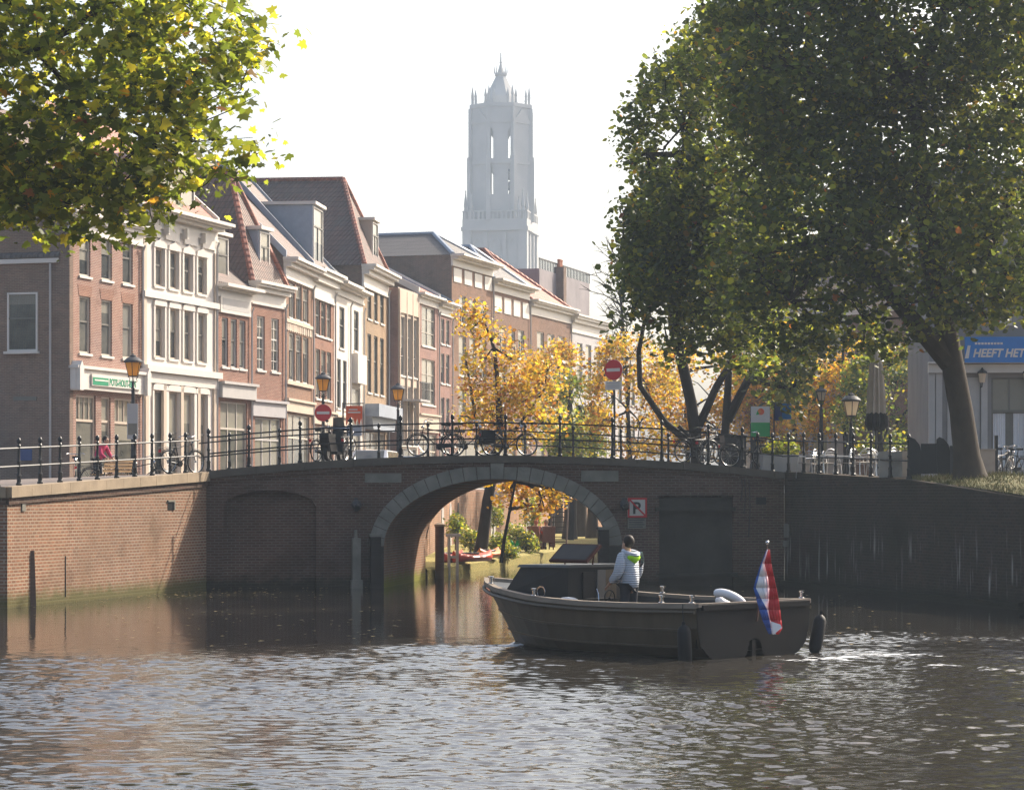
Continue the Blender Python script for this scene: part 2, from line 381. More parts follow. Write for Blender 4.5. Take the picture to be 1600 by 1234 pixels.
g = MB()
for i in range(len(E_LINE)-1):
    (x0,y0),(x1,y1) = E_LINE[i], E_LINE[i+1]
    g.quad((x0,y0,-1),(x1,y1,-1),(x1,y1,.30),(x0,y0,.30))
    for t0, t1, z0, z1 in ((0,.08,.30,.38),(.08,1,.38,.46)):
        def wl(y):
            for (xa,ya),(xb,yb) in zip(W_LINE, W_LINE[1:]):
                if ya-1e-6 <= y <= yb+1e-6: return xa+(xb-xa)*(y-ya)/(yb-ya)
            return W_LINE[-1][0]
        w0, w1 = wl(y0)-.1, wl(y1)-.1
        g.quad((x0+(w0-x0)*t0,y0,z0),(x1+(w1-x1)*t0,y1,z0),(x1+(w1-x1)*t1,y1,z1),(x0+(w0-x0)*t1,y0,z1))
struct('wharf_lawn', g, M['lawn'])

# the grassy bank along the top of the right-hand quay
rng = np.random.default_rng(5)
bx = MB(); pts = [(15.4,48.5),(13.4,57.5),(12.4,62),(11.6,65.6),(11.0,68.2),(10.75,69.4)]
for (x0,y0),(x1,y1) in zip(pts, pts[1:]):
    for a in range(6):
        def q(x,y,t):
            e = 2.73 if y <= 62 else 2.73+.47*(y-62)/7.2
            return (x+.10+2.5*t, y+.5*t, e+.012+(3.33-e)*(t**.7)+.03*math.sin(x*7+y*5+t*9))
        g0, g1 = a/6, (a+1)/6
        bx.quad(q(x0,y0,g0), q(x1,y1,g0), q(x1,y1,g1), q(x0,y0,g1))
struct('grass_bank', bx, M['bankgrass'], 60)
gb = MB()
for i in range(5200):
    t = rng.random(); k = int(rng.integers(0, len(pts)-1)); (x0,y0),(x1,y1) = pts[k], pts[k+1]; f = rng.random()
    x, y = x0+(x1-x0)*f, y0+(y1-y0)*f; t = t**1.8
    e = 2.73 if y <= 62 else 2.73+.47*(y-62)/7.2
    p = Vector((x+.08+2.4*t, y+.5*t, e+(3.33-e)*(t**.7))); h = .05+.11*rng.random(); a = rng.random()*6.28
    d = Vector((math.cos(a), math.sin(a), 0))*.012; l = Vector((rng.normal()*.05, rng.normal()*.05, h))
    gb.add([p-d, p+d, p+l], [(0,1,2)])
o = gb.build('bank_grass_blades', M['bankgrass']); o['kind'] = 'stuff'

# ------------------------------------------------------------------ water: real wavelets, calm under the bridge, ruffled in the open
STERN = Vector((4.14, 43.8, 0)); BDIR = Vector((-.7071, .7071, 0)); BSIDE = Vector((.7071, .7071, 0))
def water_mesh():
    xs = np.concatenate([np.arange(-16, -11, .2), np.arange(-11.0, 13, .055), np.arange(13, 18.01, .2)]); ys = np.concatenate([np.arange(21.0, 50, .05), np.arange(50, 90.01, .14)])
    xs[-1] = 18.0; ys[-1] = 90.0; X, Y = np.meshgrid(xs, ys); Z = np.zeros_like(X); r = np.random.default_rng(11)
    env = 1/(1+np.exp((Y-(45.5+.10*X+1.2*np.sin(X*.31)))/1.8))
    wake = np.exp(-((X-8.5)/5.0)**2 - ((Y-50.5)/2.2)**2)*.7 + np.exp(-((X+1.2)/1.4)**2-((Y-46.0)/1.3)**2)*.7
    patch = .62+.38*np.sin(.23*X+.31*Y+1.3*np.sin(.17*X-.2*Y))*np.sin(.37*Y-.11*X)
    amp = np.clip(env*patch + wake, .0, 1.2) + .055
    for i in range(90):
        lam = .17*(.52/.17)**(r.random()**1.1) if i < 80 else .8+.8*r.random(); th = r.normal()*.62 + .10; k = 2*np.pi/lam
        a = (.0046 if lam < .6 else .0025)*lam**.95*(0.6+.8*r.random()); ph = r.random()*6.28
        warp = .5*np.sin(.21*X+.13*Y+i)+.35*np.sin(.5*X-.33*Y+2.1*i)
        w = np.sin(k*(X*np.sin(th)+Y*np.cos(th))+ph+warp*1.3)
        Z += a*(w + .25*(1-np.abs(w)))*(amp if lam < 1.3 else amp*.8+.02)
    # the boat's own bow and stern waves
    u = (X-STERN.x)*BDIR.x+(Y-STERN.y)*BDIR.y; v = (X-STERN.x)*BSIDE.x+(Y-STERN.y)*BSIDE.y
    for sgn in (1, -1):
        d = v*sgn*.93 + (u-5.6)*.36; s = np.clip(5.6-u, 0, 40)
        Z += .045*np.exp(-s/9)*np.exp(-(d/.55)**2)*np.cos(d*4.5)*(s > 0)
    Z += .03*np.exp(-((u+2.2)/2.0)**2-(v/.9)**2)*np.cos(u*3.6)
    foam = 1.15*np.exp(-((u-5.45)/.55)**2-((v+.55)/.55)**2) + .8*np.exp(-((u-5.0)/.9)**2-((v+1.25)/.3)**2) + 1.1*np.exp(-((u+1.0)/1.0)**2-((v-.6)/1.1)**2) \
         + 1.0*np.exp(-((u+1.2)/2.2)**2-((v-2.2)/.5)**2) + .7*np.exp(-((u+4)/2.5)**2-((v-.2)/.8)**2) + .5*np.exp(-((u-.5)/2.6)**2-((v+1.75)/.16)**2)
    ed = np.minimum(np.minimum((X+16)/1.5, (18-X)/1.5), np.minimum((Y-21)/1.0, (90-Y)/4)); Z *= np.clip(ed, 0, 1)
    ny, nx = X.shape; vs = np.stack([X, Y, Z], -1).reshape(-1, 3)
    idx = np.arange(ny*nx).reshape(ny, nx)
    q = np.stack([idx[:-1,:-1], idx[:-1,1:], idx[1:,1:], idx[1:,:-1]], -1).reshape(-1, 4)
    n0 = len(vs)
    ex = [(-60,-20),(60,-20),(60,21),(18,21),(-16,21),(-60,21),(-60,90),(-16,90),(18,90),(60,90),(60,215),(-60,215)]
    vs = np.concatenate([vs, np.array([(a,b,0.0) for a, b in ex])])
    e = lambda *t: [n0+i for i in t]
    extra = [e(0,1,2,3,4,5), e(5,4,7,6), e(3,2,9,8), e(6,7,8,9,10,11)]
    me = bpy.data.meshes.new('canal_water'); me.from_pydata(vs.tolist(), [], q.tolist()+extra)
    at = me.attributes.new('foam', 'FLOAT', 'POINT'); at.data.foreach_set('value', np.concatenate([foam.ravel(), np.zeros(12)]).astype(np.float32))
    at = me.attributes.new('ruffle', 'FLOAT', 'POINT'); at.data.foreach_set('value', np.concatenate([np.clip(amp, 0, 1).ravel(), np.full(12, .05)]).astype(np.float32))
    me.polygons.foreach_set('use_smooth', [True]*len(me.polygons)); me.update(); return me
m, nt, b = newmat('canal water'); co = objco(nt)
b.inputs['Base Color'].default_value = (.032,.028,.022,1); b.inputs['Roughness'].default_value = .035; b.inputs['IOR'].default_value = 1.333
fo = nd(nt, 'ShaderNodeAttribute', attribute_name='foam').outputs['Fac']; ru = nd(nt, 'ShaderNodeAttribute', attribute_name='ruffle').outputs['Fac']
n1 = noise(nt, co, 8.0, 4, .6, (.7, 1.4, 1)); n2 = noise(nt, co, 1.7, 3, .5, (.6, 1.2, 1))
hh = nd(nt, 'ShaderNodeMath', {0: n1, 1: nd(nt, 'ShaderNodeMath', {0: n2, 1: 1.6}, operation='MULTIPLY').outputs[0]}, operation='ADD').outputs[0]
st = nd(nt, 'ShaderNodeMapRange', {0: ru, 1: 0, 2: 1, 3: .03, 4: .07}).outputs[0]
bp = nd(nt, 'ShaderNodeBump', {'Strength': st, 'Distance': .06, 'Height': hh}); nt.links.new(bp.outputs[0], b.inputs['Normal'])
fn = nd(nt, 'ShaderNodeMath', {0: noise(nt, co, 9.0, 6, .75, (.6, 1.6, 1)), 1: ramp(nt, noise(nt, co, 1.6, 4, .7, (.7,1.5,1)), [(.40,.35),(.62,1.25)])}, operation='MULTIPLY').outputs[0]
fk = nd(nt, 'ShaderNodeMath', {0: nd(nt, 'ShaderNodeMath', {0: fn, 1: fo}, operation='MULTIPLY').outputs[0], 1: .36}, operation='SUBTRACT').outputs[0]
fk = nd(nt, 'ShaderNodeMath', {0: fk, 1: 7.0}, operation='MULTIPLY', use_clamp=True).outputs[0]
nt.links.new(mixc(nt, fk, (.032,.028,.022), (.72,.74,.76)), b.inputs['Base Color'])
nt.links.new(nd(nt, 'ShaderNodeMapRange', {0: fk, 3: .035, 4: .6}).outputs[0], b.inputs['Roughness'])
M['water'] = m
rng = np.random.default_rng(77); fl_ = MB()
for i in range(420):                                # fallen leaves drifting on the calm water by the walls
    y = rng.uniform(46, 79); x = (-12.2+.26*(y-62.9)+abs(rng.normal())*1.6) if rng.random() < .45 else rng.uniform(-9, 9)
    if y < 62.5 and x < -11: x = -11+rng.random()*20
    if x > 8.4+.235*(79-y)-.3 or (abs(x-2.2) < 3.4 and y < 50): continue
    a = rng.random()*6.28; s = rng.uniform(.03,.075); c, q = math.cos(a)*s, math.sin(a)*s
    fl_.quad((x-c,y-q,.03),(x+q*.7,y-c*.7,.034),(x+c,y+q,.03),(x-q*.7,y+c*.7,.036))
o = fl_.build('floating_leaves', paint('drifting leaves', (.42,.30,.12), .7, var=.5, vscale=.7)); o['kind'] = 'stuff'
wm = water_mesh(); wm.materials.append(m); wo = link('canal_water', wm); wo['kind'] = 'structure'

# ------------------------------------------------------------------ the bridge
AC, AA, AB, AZ0 = 8.72, 3.44, 2.02, 1.25; BW = 7.54; SK = 2.39/7.54
bridge = thing('stone_bridge', 'brown brick bridge with one low stone-ringed arch over the canal', 'bridge', C0, BR)
def arch(ds): return AZ0 + AB*math.sqrt(max(0, 1-(ds/AA)**2))
n0a, n0b = BS(350), BS(494); n1a, n1b = BS(1030), BS(1146)
def niche(s):                                   # blind arch, left; flat concrete recess, right
    c, w = (n0a+n0b)/2, (n0b-n0a)/2
    return 2.42 + .5*math.sqrt(max(0, 1-((s-c)/w)**2))
f = MB(); ss = sorted(set(np.round(np.concatenate([np.linspace(0, BL, 60), AC+AA*np.sin(np.linspace(-math.pi/2, math.pi/2, 41)), np.linspace(n0a, n0b, 25), [n1a, n1b]]), 4)))
for a, b_ in zip(ss, ss[1:]):
    mid = (a+b_)/2; ta, tb = deckz(a)-.27, deckz(b_)-.27
    if abs(mid-AC) < AA: la, lb = arch(a-AC), arch(b_-AC)
    elif n0a < mid < n0b: la, lb = niche(a), niche(b_)
    elif n1a < mid < n1b: la, lb = 2.78, 2.78
    else: la = lb = -1
    f.quad((a,0,la),(b_,0,lb),(b_,0,tb),(a,0,ta))
    if n0a < mid < n0b:
        f.quad((a,0,la),(b_,0,lb),(b_,.32,lb),(a,.32,la)); f.quad((a,.32,-1),(b_,.32,-1),(b_,.32,lb),(a,.32,la))
    if n1a < mid < n1b:
        f.quad((a,0,la),(b_,0,lb),(b_,.4,lb),(a,.4,la))
for s in (n0a, n0b): f.quad((s,0,-1),(s,.32,-1),(s,.32,2.42),(s,0,2.42))
for s in (n1a, n1b): f.quad((s,0,-1),(s,.4,-1),(s,.4,2.78),(s,0,2.78))
f.quad((0,0,-1),(0,BW,-1),(0,BW,3.2),(0,0,3.2)); f.quad((BL,0,-1),(BL,BW,-1),(BL,BW,3.2),(BL,0,3.2))
for a, b_ in zip(ss, ss[1:]):                    # the far face, its opening moved along by the skew
    mid = (a+b_)/2; o_ = SK*BW
    if abs(mid-o_-AC) < AA: la, lb = arch(min(AA,max(-AA,a-o_-AC))), arch(min(AA,max(-AA,b_-o_-AC)))
    else: la = lb = -1
    f.quad((a,BW,la),(b_,BW,lb),(b_,BW,deckz(b_)-.2),(a,BW,deckz(a)-.2))
f.build('brick_face', M['bridge'], bridge)
f = MB(); ds = [AA*math.sin(t) for t in np.linspace(-math.pi/2, math.pi/2, 41)]
prof = [(-AA,-1.0)] + [(d, arch(d)) for d in ds] + [(AA,-1.0)]
for (x0,z0),(x1,z1) in zip(prof, prof[1:]):
    for k in range(8):
        y0, y1 = BW*k/8, BW*(k+1)/8
        f.quad((AC+x0+SK*y0,y0,z0),(AC+x1+SK*y0,y0,z1),(AC+x1+SK*y1,y1,z1),(AC+x0+SK*y1,y1,z0))
f.build('vault', M['vault'], bridge, 50)
f = MB(); N = 27
def ell(t, off): 
    nx, nz = math.cos(t)/AA, math.sin(t)/AB; l = math.hypot(nx, nz)
    return (AC+AA*math.cos(t)+off*nx/l, AZ0+AB*math.sin(t)+off*nz/l)
for i in range(N):
    t0 = math.pi*i/N+.004; t1 = math.pi*(i+1)/N-.004
    big = .05 if i == N//2 else 0.0
    p = [ell(t0,.0), ell((t0+t1)/2,0.0), ell(t1,.0), ell(t1,.43+big), ell((t0+t1)/2,.43+big), ell(t0,.43+big)]
    f.prism(p, -.045-big-.006*(i % 3), .12)
f.build('arch_ring', M['ring'], bridge)
for s0 in (AC-AA, AC+AA):                          # stone quoins below the springing
    sg = -1 if s0 < AC else 1; f = MB()
    f.box(min(s0,s0+sg*.42), max(s0,s0+sg*.42), -.03, .1, -1, AZ0-.02)
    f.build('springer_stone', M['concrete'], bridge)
def coping(y0, y1, zt, zb, name, par, mat_, s0=0.0, s1=BL, step=1.45):
    f = MB(); s = s0
    while s < s1-.05:
        e = min(s+step, s1)
        sub = [s+.005, (s+e)/2, e-.005]
        for a, b_ in zip(sub, sub[1:]):
            f.hexa([(a,y0,deckz(a)+zb),(b_,y0,deckz(b_)+zb),(b_,y1,deckz(b_)+zb),(a,y1,deckz(a)+zb)],
                   [(a,y0,deckz(a)+zt),(b_,y0,deckz(b_)+zt),(b_,y1,deckz(b_)+zt),(a,y1,deckz(a)+zt)])
        s = e
    return f.build(name, mat_, par)
coping(-.13, .40, 0.0, -.22, 'coping', bridge, M['capdark'])
coping(-.06, .38, -.222, -.34, 'string_course', bridge, M['bridge'], step=4)
coping(BW-.4, BW+.12, 0.0, -.25, 'coping', bridge, M['capdark'])
f = MB()
for a, b_ in zip(ss, ss[1:]): f.quad((a,.3,deckz(a)-.03),(b_,.3,deckz(b_)-.03),(b_,BW-.3,deckz(b_)-.03),(a,BW-.3,deckz(a)-.03))
f.build('roadway', M['paving'], bridge)
for px0, px1, py0, py1 in ((570,627,740,754), (908,966,735,752)):
    f = MB(); f.box(BS(px0), BS(px1), -.04, .06, PZ(py1,77.3), PZ(py0,77.3)); f.build('stone_plaque', M['stone'], bridge)
f = MB(); f.box(n1a, n1b, .15, .39, -1, 2.70); f.box(n1a-.12, n1b+.05, -.10, .385, 2.3, 2.42); f.box(n1a-.1,n1b+.1,-.14,.36,.28,.4)
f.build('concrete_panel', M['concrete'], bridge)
sx = BS(556); f = MB(); f.box(sx-.13, sx+.12, -.26, .05, -.5, 1.5); f.box(sx-.17, sx+.17, -.32, .05, -.5, .25); f.lathe([(.06,1.5),(.05,1.75)], (sx-.02,-.1,0), 8)
f.build('boundary_stone', M['stone'], bridge)
for i, sx in enumerate((BS(556), BS(974))):
    f = MB(); zz = PZ(788, 77); f.ball((sx,-.16,zz), (.15,.17,.15)); f.tube([(sx,-.22,zz-.02),(sx,-.42,zz-.1)], .09, 8); f.box(sx-.05,sx+.05,-.06,.05,zz-.2,zz+.2)
    o = f.build('signal_lamp', M['iron'], bridge, 40)
    f = MB(); f.tube([(sx,-.415,zz-.098),(sx,-.43,zz-.104)], .07, 8); f.build('lens', M['black'], o)
for px in (586, 941):
    f = MB(); sx = BS(px); zt = PZ(838 if px < 700 else 828, 77)
    f.box(sx-.16, sx+.14, -.34, -.06, -.8, zt); f.m = 1; f.box(sx-.2, sx+.18, -.38, -.02, zt, zt+.09)
    tag(f.build('fender_post', [M['dtimber'], M['stone']]), 'dark timber guard post left of the arch opening' if px < 700 else 'dark timber guard post behind the helmsman, right of the arch', 'guard post', 'guard posts of the arch')
    o = bpy.data.objects['fender_post' if px < 700 else 'fender_post.001']; o.location = C0; o.rotation_euler = (0,0,BR)
for px, z0, z1 in ((1163, 2.2, 3.3), (1170, 1.5, 3.2), (1158, 2.6, 3.35)):
    f = MB(); s = BS(px); f.tube([(s,-.03,z1),(s+.03,-.04,(z0+z1)/2),(s-.02,-.03,z0)], .014, 5); f.build('cable', M['black'], bridge)
f = MB(); s = BS(1189); f.box(s-.16, s+.16, -.02, .02, 2.5, 2.72); f.build('drain_hole', M['black'], bridge)

# ------------------------------------------------------------------ quay walls
def quay(name, label, P, Q, tops, mat_, cop=None, batter=.0, parts=True):
    d = (Q-P); L = d.length; o = thing(name, label, 'quay wall', P, math.atan2(d.y, d.x)); f = MB()
    for (x0,z0),(x1,z1) in zip(tops, tops[1:]):
        f.quad((x0,0,-1.2),(x1,0,-1.2),(x1,0,z1),(x0,0,z0)); f.quad((x0,0,z0),(x1,0,z1),(x1,.8,z1),(x0,.8,z0))
    (x0,z0),(x1,z1) = tops[0], tops[-1]
    f.quad((x0,0,-1.2),(x0,.8,-1.2),(x0,.8,z0),(x0,0,z0)); f.quad((x1,0,-1.2),(x1,.8,-1.2),(x1,.8,z1),(x1,0,z1))
    f.build('brick_face', mat_, o)
    if cop:
        f = MB(); x = tops[0][0]; L = tops[-1][0]
        zz = lambda x: np.interp(x, [t[0] for t in tops], [t[1] for t in tops])
        while x < L-.05:
            e = min(x+1.15, L); z0, z1 = zz(x), zz(e); a, b_ = x+.006, e-.006
            f.hexa([(a,-.12,z0),(b_,-.12,z1),(b_,.42,z1),(a,.42,z0)], [(a,-.12,z0+.27),(b_,-.12,z1+.27),(b_,.42,z1+.27),(a,.42,z0+.27)]); x = e
        f.build('coping', cop, o)
        f = MB(); z0, z1 = tops[0][1], tops[-1][1]
        f.hexa([(0,-.05,z0-.17),(L,-.05,z1-.17),(L,.3,z1-.17),(0,.3,z0-.17)], [(0,-.05,z0-.002),(L,-.05,z1-.002),(L,.3,z1-.002),(0,.3,z0-.002)])
        f.build('string_course', M['bridge'], o)
    return o
LW = (C0-A).length
q1 = quay('quay_wall', 'sunlit orange brick quay wall under the left railing, pale stone coping', A, C0-(C0-A).normalized()*.02, [(0,2.71),(LW-.02,3.2)], M['quay'], M['coping'])
x_ = line_s(A, C0, 266); f = MB(); f.box(x_-.2, x_+.2, -.012, .01, PZ(797,72), PZ(784,72)); f.m = 1; f.box(x_-.24, x_+.26, -.05, .01, PZ(784,72), PZ(784,72)+.05)
f.box(x_+.2, x_+.27, -.05, .01, PZ(797,72), PZ(784,72)); f.build('drain_outlet', [M['black'], M['stone']], q1)
x_ = line_s(A, C0, 36); f = MB(); f.box(x_-.1, x_+.1, -.03, .01, PZ(798,64), PZ(783,64)); f.build('wall_plate', M['stone'], q1)
for px, zt, zb in ((102, 1.2, .15),):
    f = MB(); x_ = line_s(A, C0, px); f.box(x_-.02, x_+.02, -.015, .01, zb, zt); f.build('crack', M['black'], q1)
quay('return_quay_wall', 'shaded brick return of the quay at the left picture edge', Vector((-20.5, 61.4, 0)), A+Vector((-.03,-.006,0)), [(0,2.71),(8.2,2.71)], M['quay'], M['coping'])
quay('near_quay_wall', 'brick quay wall running towards the viewer outside the left edge', Vector((-20.5, 10, 0)), Vector((-20.5, 61.3, 0)), [(0,2.71),(51.3,2.71)], M['quay'], M['coping'])
RWL = (E0-D).length; rt = [(0,3.5),(10.07,3.2),(RWL,2.72),(RWL+.01,2.72)]
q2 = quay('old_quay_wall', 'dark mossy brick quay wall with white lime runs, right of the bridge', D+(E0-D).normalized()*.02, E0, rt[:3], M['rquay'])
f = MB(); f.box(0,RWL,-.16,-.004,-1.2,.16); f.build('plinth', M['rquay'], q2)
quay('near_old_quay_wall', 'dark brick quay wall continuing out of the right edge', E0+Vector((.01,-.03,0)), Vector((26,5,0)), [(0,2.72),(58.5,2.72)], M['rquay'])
for px, py0, py1 in ((1230, 818, 840), (1228, 845, 855)):
    f = MB(); x_ = line_s(D, E0, px); f.box(x_-.22, x_+.2, -.045, .01, PZ(py1,78), PZ(py0,78)); f.build('enamel_plate', M['stone'], q2)
# wall of the wharf cellars behind the lawn, beyond the bridge
ww = thing('wharf_wall', 'sunny brick cellar wall behind the lawn, seen through the arch', 'wharf wall'); f = MB()
for (x0,y0),(x1,y1) in zip(W_LINE, W_LINE[1:]):
    f.quad((x0,y0,.2),(x1,y1,.2),(x1,y1,3.0),(x0,y0,3.0)); f.quad((x0,y0,3.0),(x1,y1,3.0),(x1-.5,y1,3.02),(x0-.5,y0,3.02))
f.build('brick_face', M['vault'], ww)
for y in (112, 119, 127, 141, 155):
    x = np.interp(y, [p[1] for p in W_LINE], [p[0] for p in W_LINE]); i = max(k for k in range(len(W_LINE)-1) if W_LINE[k][1] <= y)
    d = Vector((W_LINE[i+1][0]-W_LINE[i][0], W_LINE[i+1][1]-W_LINE[i][1], 0)); a = math.atan2(d.y, d.x)
    f = MB(); f.prism([(-.9,0),(.9,0),(.9,1.3)] + [(.9*math.cos(t), 1.3+.7*math.sin(t)) for t in np.linspace(.2, math.pi-.2, 8)] + [(-.9,1.3)], -.03, .06)
    o = f.build('cellar_door', M['gpaint'] if y != 127 else M['dtimber'], ww); o.location = (x, y, .45); o.rotation_euler = (0,0,a)
fw = thing('far_quay_wall', 'brick quay wall of the far bank beyond the bridge, mostly hidden', 'quay wall'); f = MB()
for a, b_ in zip(R_LINE[4:], R_LINE[5:]): f.quad((a[0],a[1],-1.2),(b_[0],b_[1],-1.2),(b_[0],b_[1],b_[2]),(a[0],a[1],a[2]))
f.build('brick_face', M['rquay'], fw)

# ------------------------------------------------------------------ iron railings: every baluster a part
pm = MB(); pm.lathe([(.075,0),(.075,.05),(.055,.07),(.05,.22),(.062,.25),(.040,.30),(.036,.55),(.055,.60),(.036,.64),(.033,.95),(.055,.99),(.030,1.03),(.055,1.07),(.060,1.11),(.045,1.16),(.015,1.19)], n=8)
POST = pm.mesh('post', M['black'], 40)
def railing(label, pts, post_at, h=(.93,.48), scale=1.0, base=0.0):
    """pts: polyline on top of the coping; post_at: (point) list"""
    o = thing('iron_railing', label, 'railing', post_at[0]); o0 = Vector(post_at[0])
    f = MB()
    for hh in h: f.tube([Vector(p)-o0+Vector((0,0,hh*scale)) for p in pts], .026, 6)
    f.build('rails', M['black'], o, 40)
    for p in post_at:
        k = link('post', POST, o); k.location = Vector(p)-o0; k.scale = (scale,)*3
    return o
uA = (C0-A).normalized(); nA = Vector((-uA.y, uA.x, 0))
def QP(s, y=.2): return A + uA*s + nA*y + Vector((0, 0, 2.98+.49*s/LW))
lp = [line_s(A, C0, px) for px in (8,41,74,105,135,163,193,221,248,276,300)]
railing('black iron railing along the sunlit left quay', [QP(-.6), QP(lp[0]), QP(LW*.5), QP(LW-.1)], [QP(s) for s in lp])
bpx = (326,389,469,548,626,707,790,875,957,1034,1107,1160)
bs = [BS(px, .2) for px in bpx]
rp = [BP(s, .2, deckz(s)) for s in np.linspace(.05, BL, 16)]
railing('black iron railing on the near side of the bridge', rp, [BP(s, .2, deckz(s)) for s in bs], scale=1.06)
fs = np.arange(1.2, BL-.5, 1.63)
railing('black iron railing on the far side of the bridge', [BP(s, BW-.2, deckz(s)) for s in np.linspace(.2, BL, 14)], [BP(s, BW-.2, deckz(s)) for s in fs], scale=1.02)
uD = (E0-D).normalized(); nD = Vector((-uD.y, uD.x, 0))
def RP(s, y=.25): return D + uD*s + nD*y + Vector((0,0,np.interp(s, [0,10.07,RWL], [3.5,3.2,2.72])))
rs = [line_s(D+nD*.25, E0+nD*.25, px) for px in (1232,1256,1280,1306,1333,1361,1391,1420)]
railing('black iron railing on the right quay beside the terrace chairs', [BP(BL,.2,deckz(BL))]+[RP(s) for s in np.linspace(.3, rs[-1], 6)], [BP(BS(1184,.2),.2,deckz(BL)), BP(BS(1207,.2),.2,deckz(BL))]+[RP(s) for s in rs], scale=1.03)
# ------------------------------------------------------------------ houses
WIN = {}
def window(parent, x, z0, z1, w, style='sash', fr='fpaint', y=.10, glass='pane', sill=True, name='window'):
    """a framed window set in its opening: frame > pane, sill; one mesh per size"""
    h = round(z1-z0, 2); w = round(w, 2); key = (w, h, style, fr, glass, sill)
    if key not in WIN:
        f = MB(); b = .075 if style != 'shop' else .09
        f.box(-w/2, -w/2+b, -.03, .06, 0, h); f.box(w/2-b, w/2, -.03, .06, 0, h)
        f.box(-w/2+b, w/2-b, -.03, .06, h-b, h); f.box(-w/2+b, w/2-b, -.03, .06, 0, b)
        f.m = 1; c = .05
        def v(x, a, d, t=c): f.box(x-t/2, x+t/2, -.012, .05, a, d)
        def hz(z, a, d, t=c): f.box(a, d, -.018, .052, z-t/2, z+t/2)
        if style == 'sash': hz(h*.56, -w/2+b, w/2-b, .07)
        elif style == 'tee': hz(h*.66, -w/2+b, w/2-b, .08); v(0, b, h*.66)
        elif style == 'grid':
            for k in range(1, 5): hz(h*k/5, -w/2+b, w/2-b, .03 if k != 3 else .07)
            v(0, b, h-b, .03)
        elif style == 'six':
            for k in range(1, 3): hz(h*k/3, -w/2+b, w/2-b, .035)
            v(0, b, h-b, .04)
        elif style == 'shop':
            hz(h*.70, -w/2+b, w/2-b, .1); 
            for k in range(1, 4): v(-w/2+w*k/4, h*.72, h-b)
        elif style == 'shop2':
            hz(h*.68, -w/2+b, w/2-b, .09)
            for k in range(1, 3): v(-w/2+w*k/3, b, h-b, .07)
        elif style == 'door': hz(h*.72, -w/2+b, w/2-b, .1); f.box(-w/2+b, w/2-b, -.005, .05, b, h*.2)
        me = f.mesh('window', [M[fr], M['frame'] if style in ('sash', 'tee') and fr != 'frame' else M[fr]])
        p = MB(); p.quad((-w/2+b,.03,b),(w/2-b,.03,b),(w/2-b,.03,h-b),(-w/2+b,.03,h-b)); pm_ = p.mesh('pane', M[glass])
        s = MB(); s.box(-w/2-.09, w/2+.09, -.17, .0, -.10, -.005); sm_ = s.mesh('sill', M['wpaint'])
        WIN[key] = (me, pm_, sm_)
    me, pm_, sm_ = WIN[key]
    o = link(name, me, parent); o.location = (x, y, z0)
    link('pane', pm_, o)
    if sill: link('sill', sm_, o)
    return o

def cutwall(f, w, z0, z1, holes, y=0.0, rev=.14):
    xs = sorted(set([0, w] + [h[0] for h in holes] + [h[1] for h in holes])); zs = sorted(set([z0, z1] + [h[2] for h in holes] + [h[3] for h in holes]))
    for a, b_ in zip(xs, xs[1:]):
        for c, d in zip(zs, zs[1:]):
            mx, mz = (a+b_)/2, (c+d)/2
            if not any(h[0] < mx < h[1] and h[2] < mz < h[3] for h in holes): f.quad((a,y,c),(b_,y,c),(b_,y,d),(a,y,d))
    for x0, x1, c, d in holes:
        for q in (((x0,y,c),(x0,y+rev,c),(x0,y+rev,d),(x0,y,d)), ((x1,y,c),(x1,y+rev,c),(x1,y+rev,d),(x1,y,d)),
                  ((x0,y,c),(x1,y,c),(x1,y+rev,c),(x0,y+rev,c)), ((x0,y,d),(x1,y,d),(x1,y+rev,d),(x0,y+rev,d))): f.quad(*q)

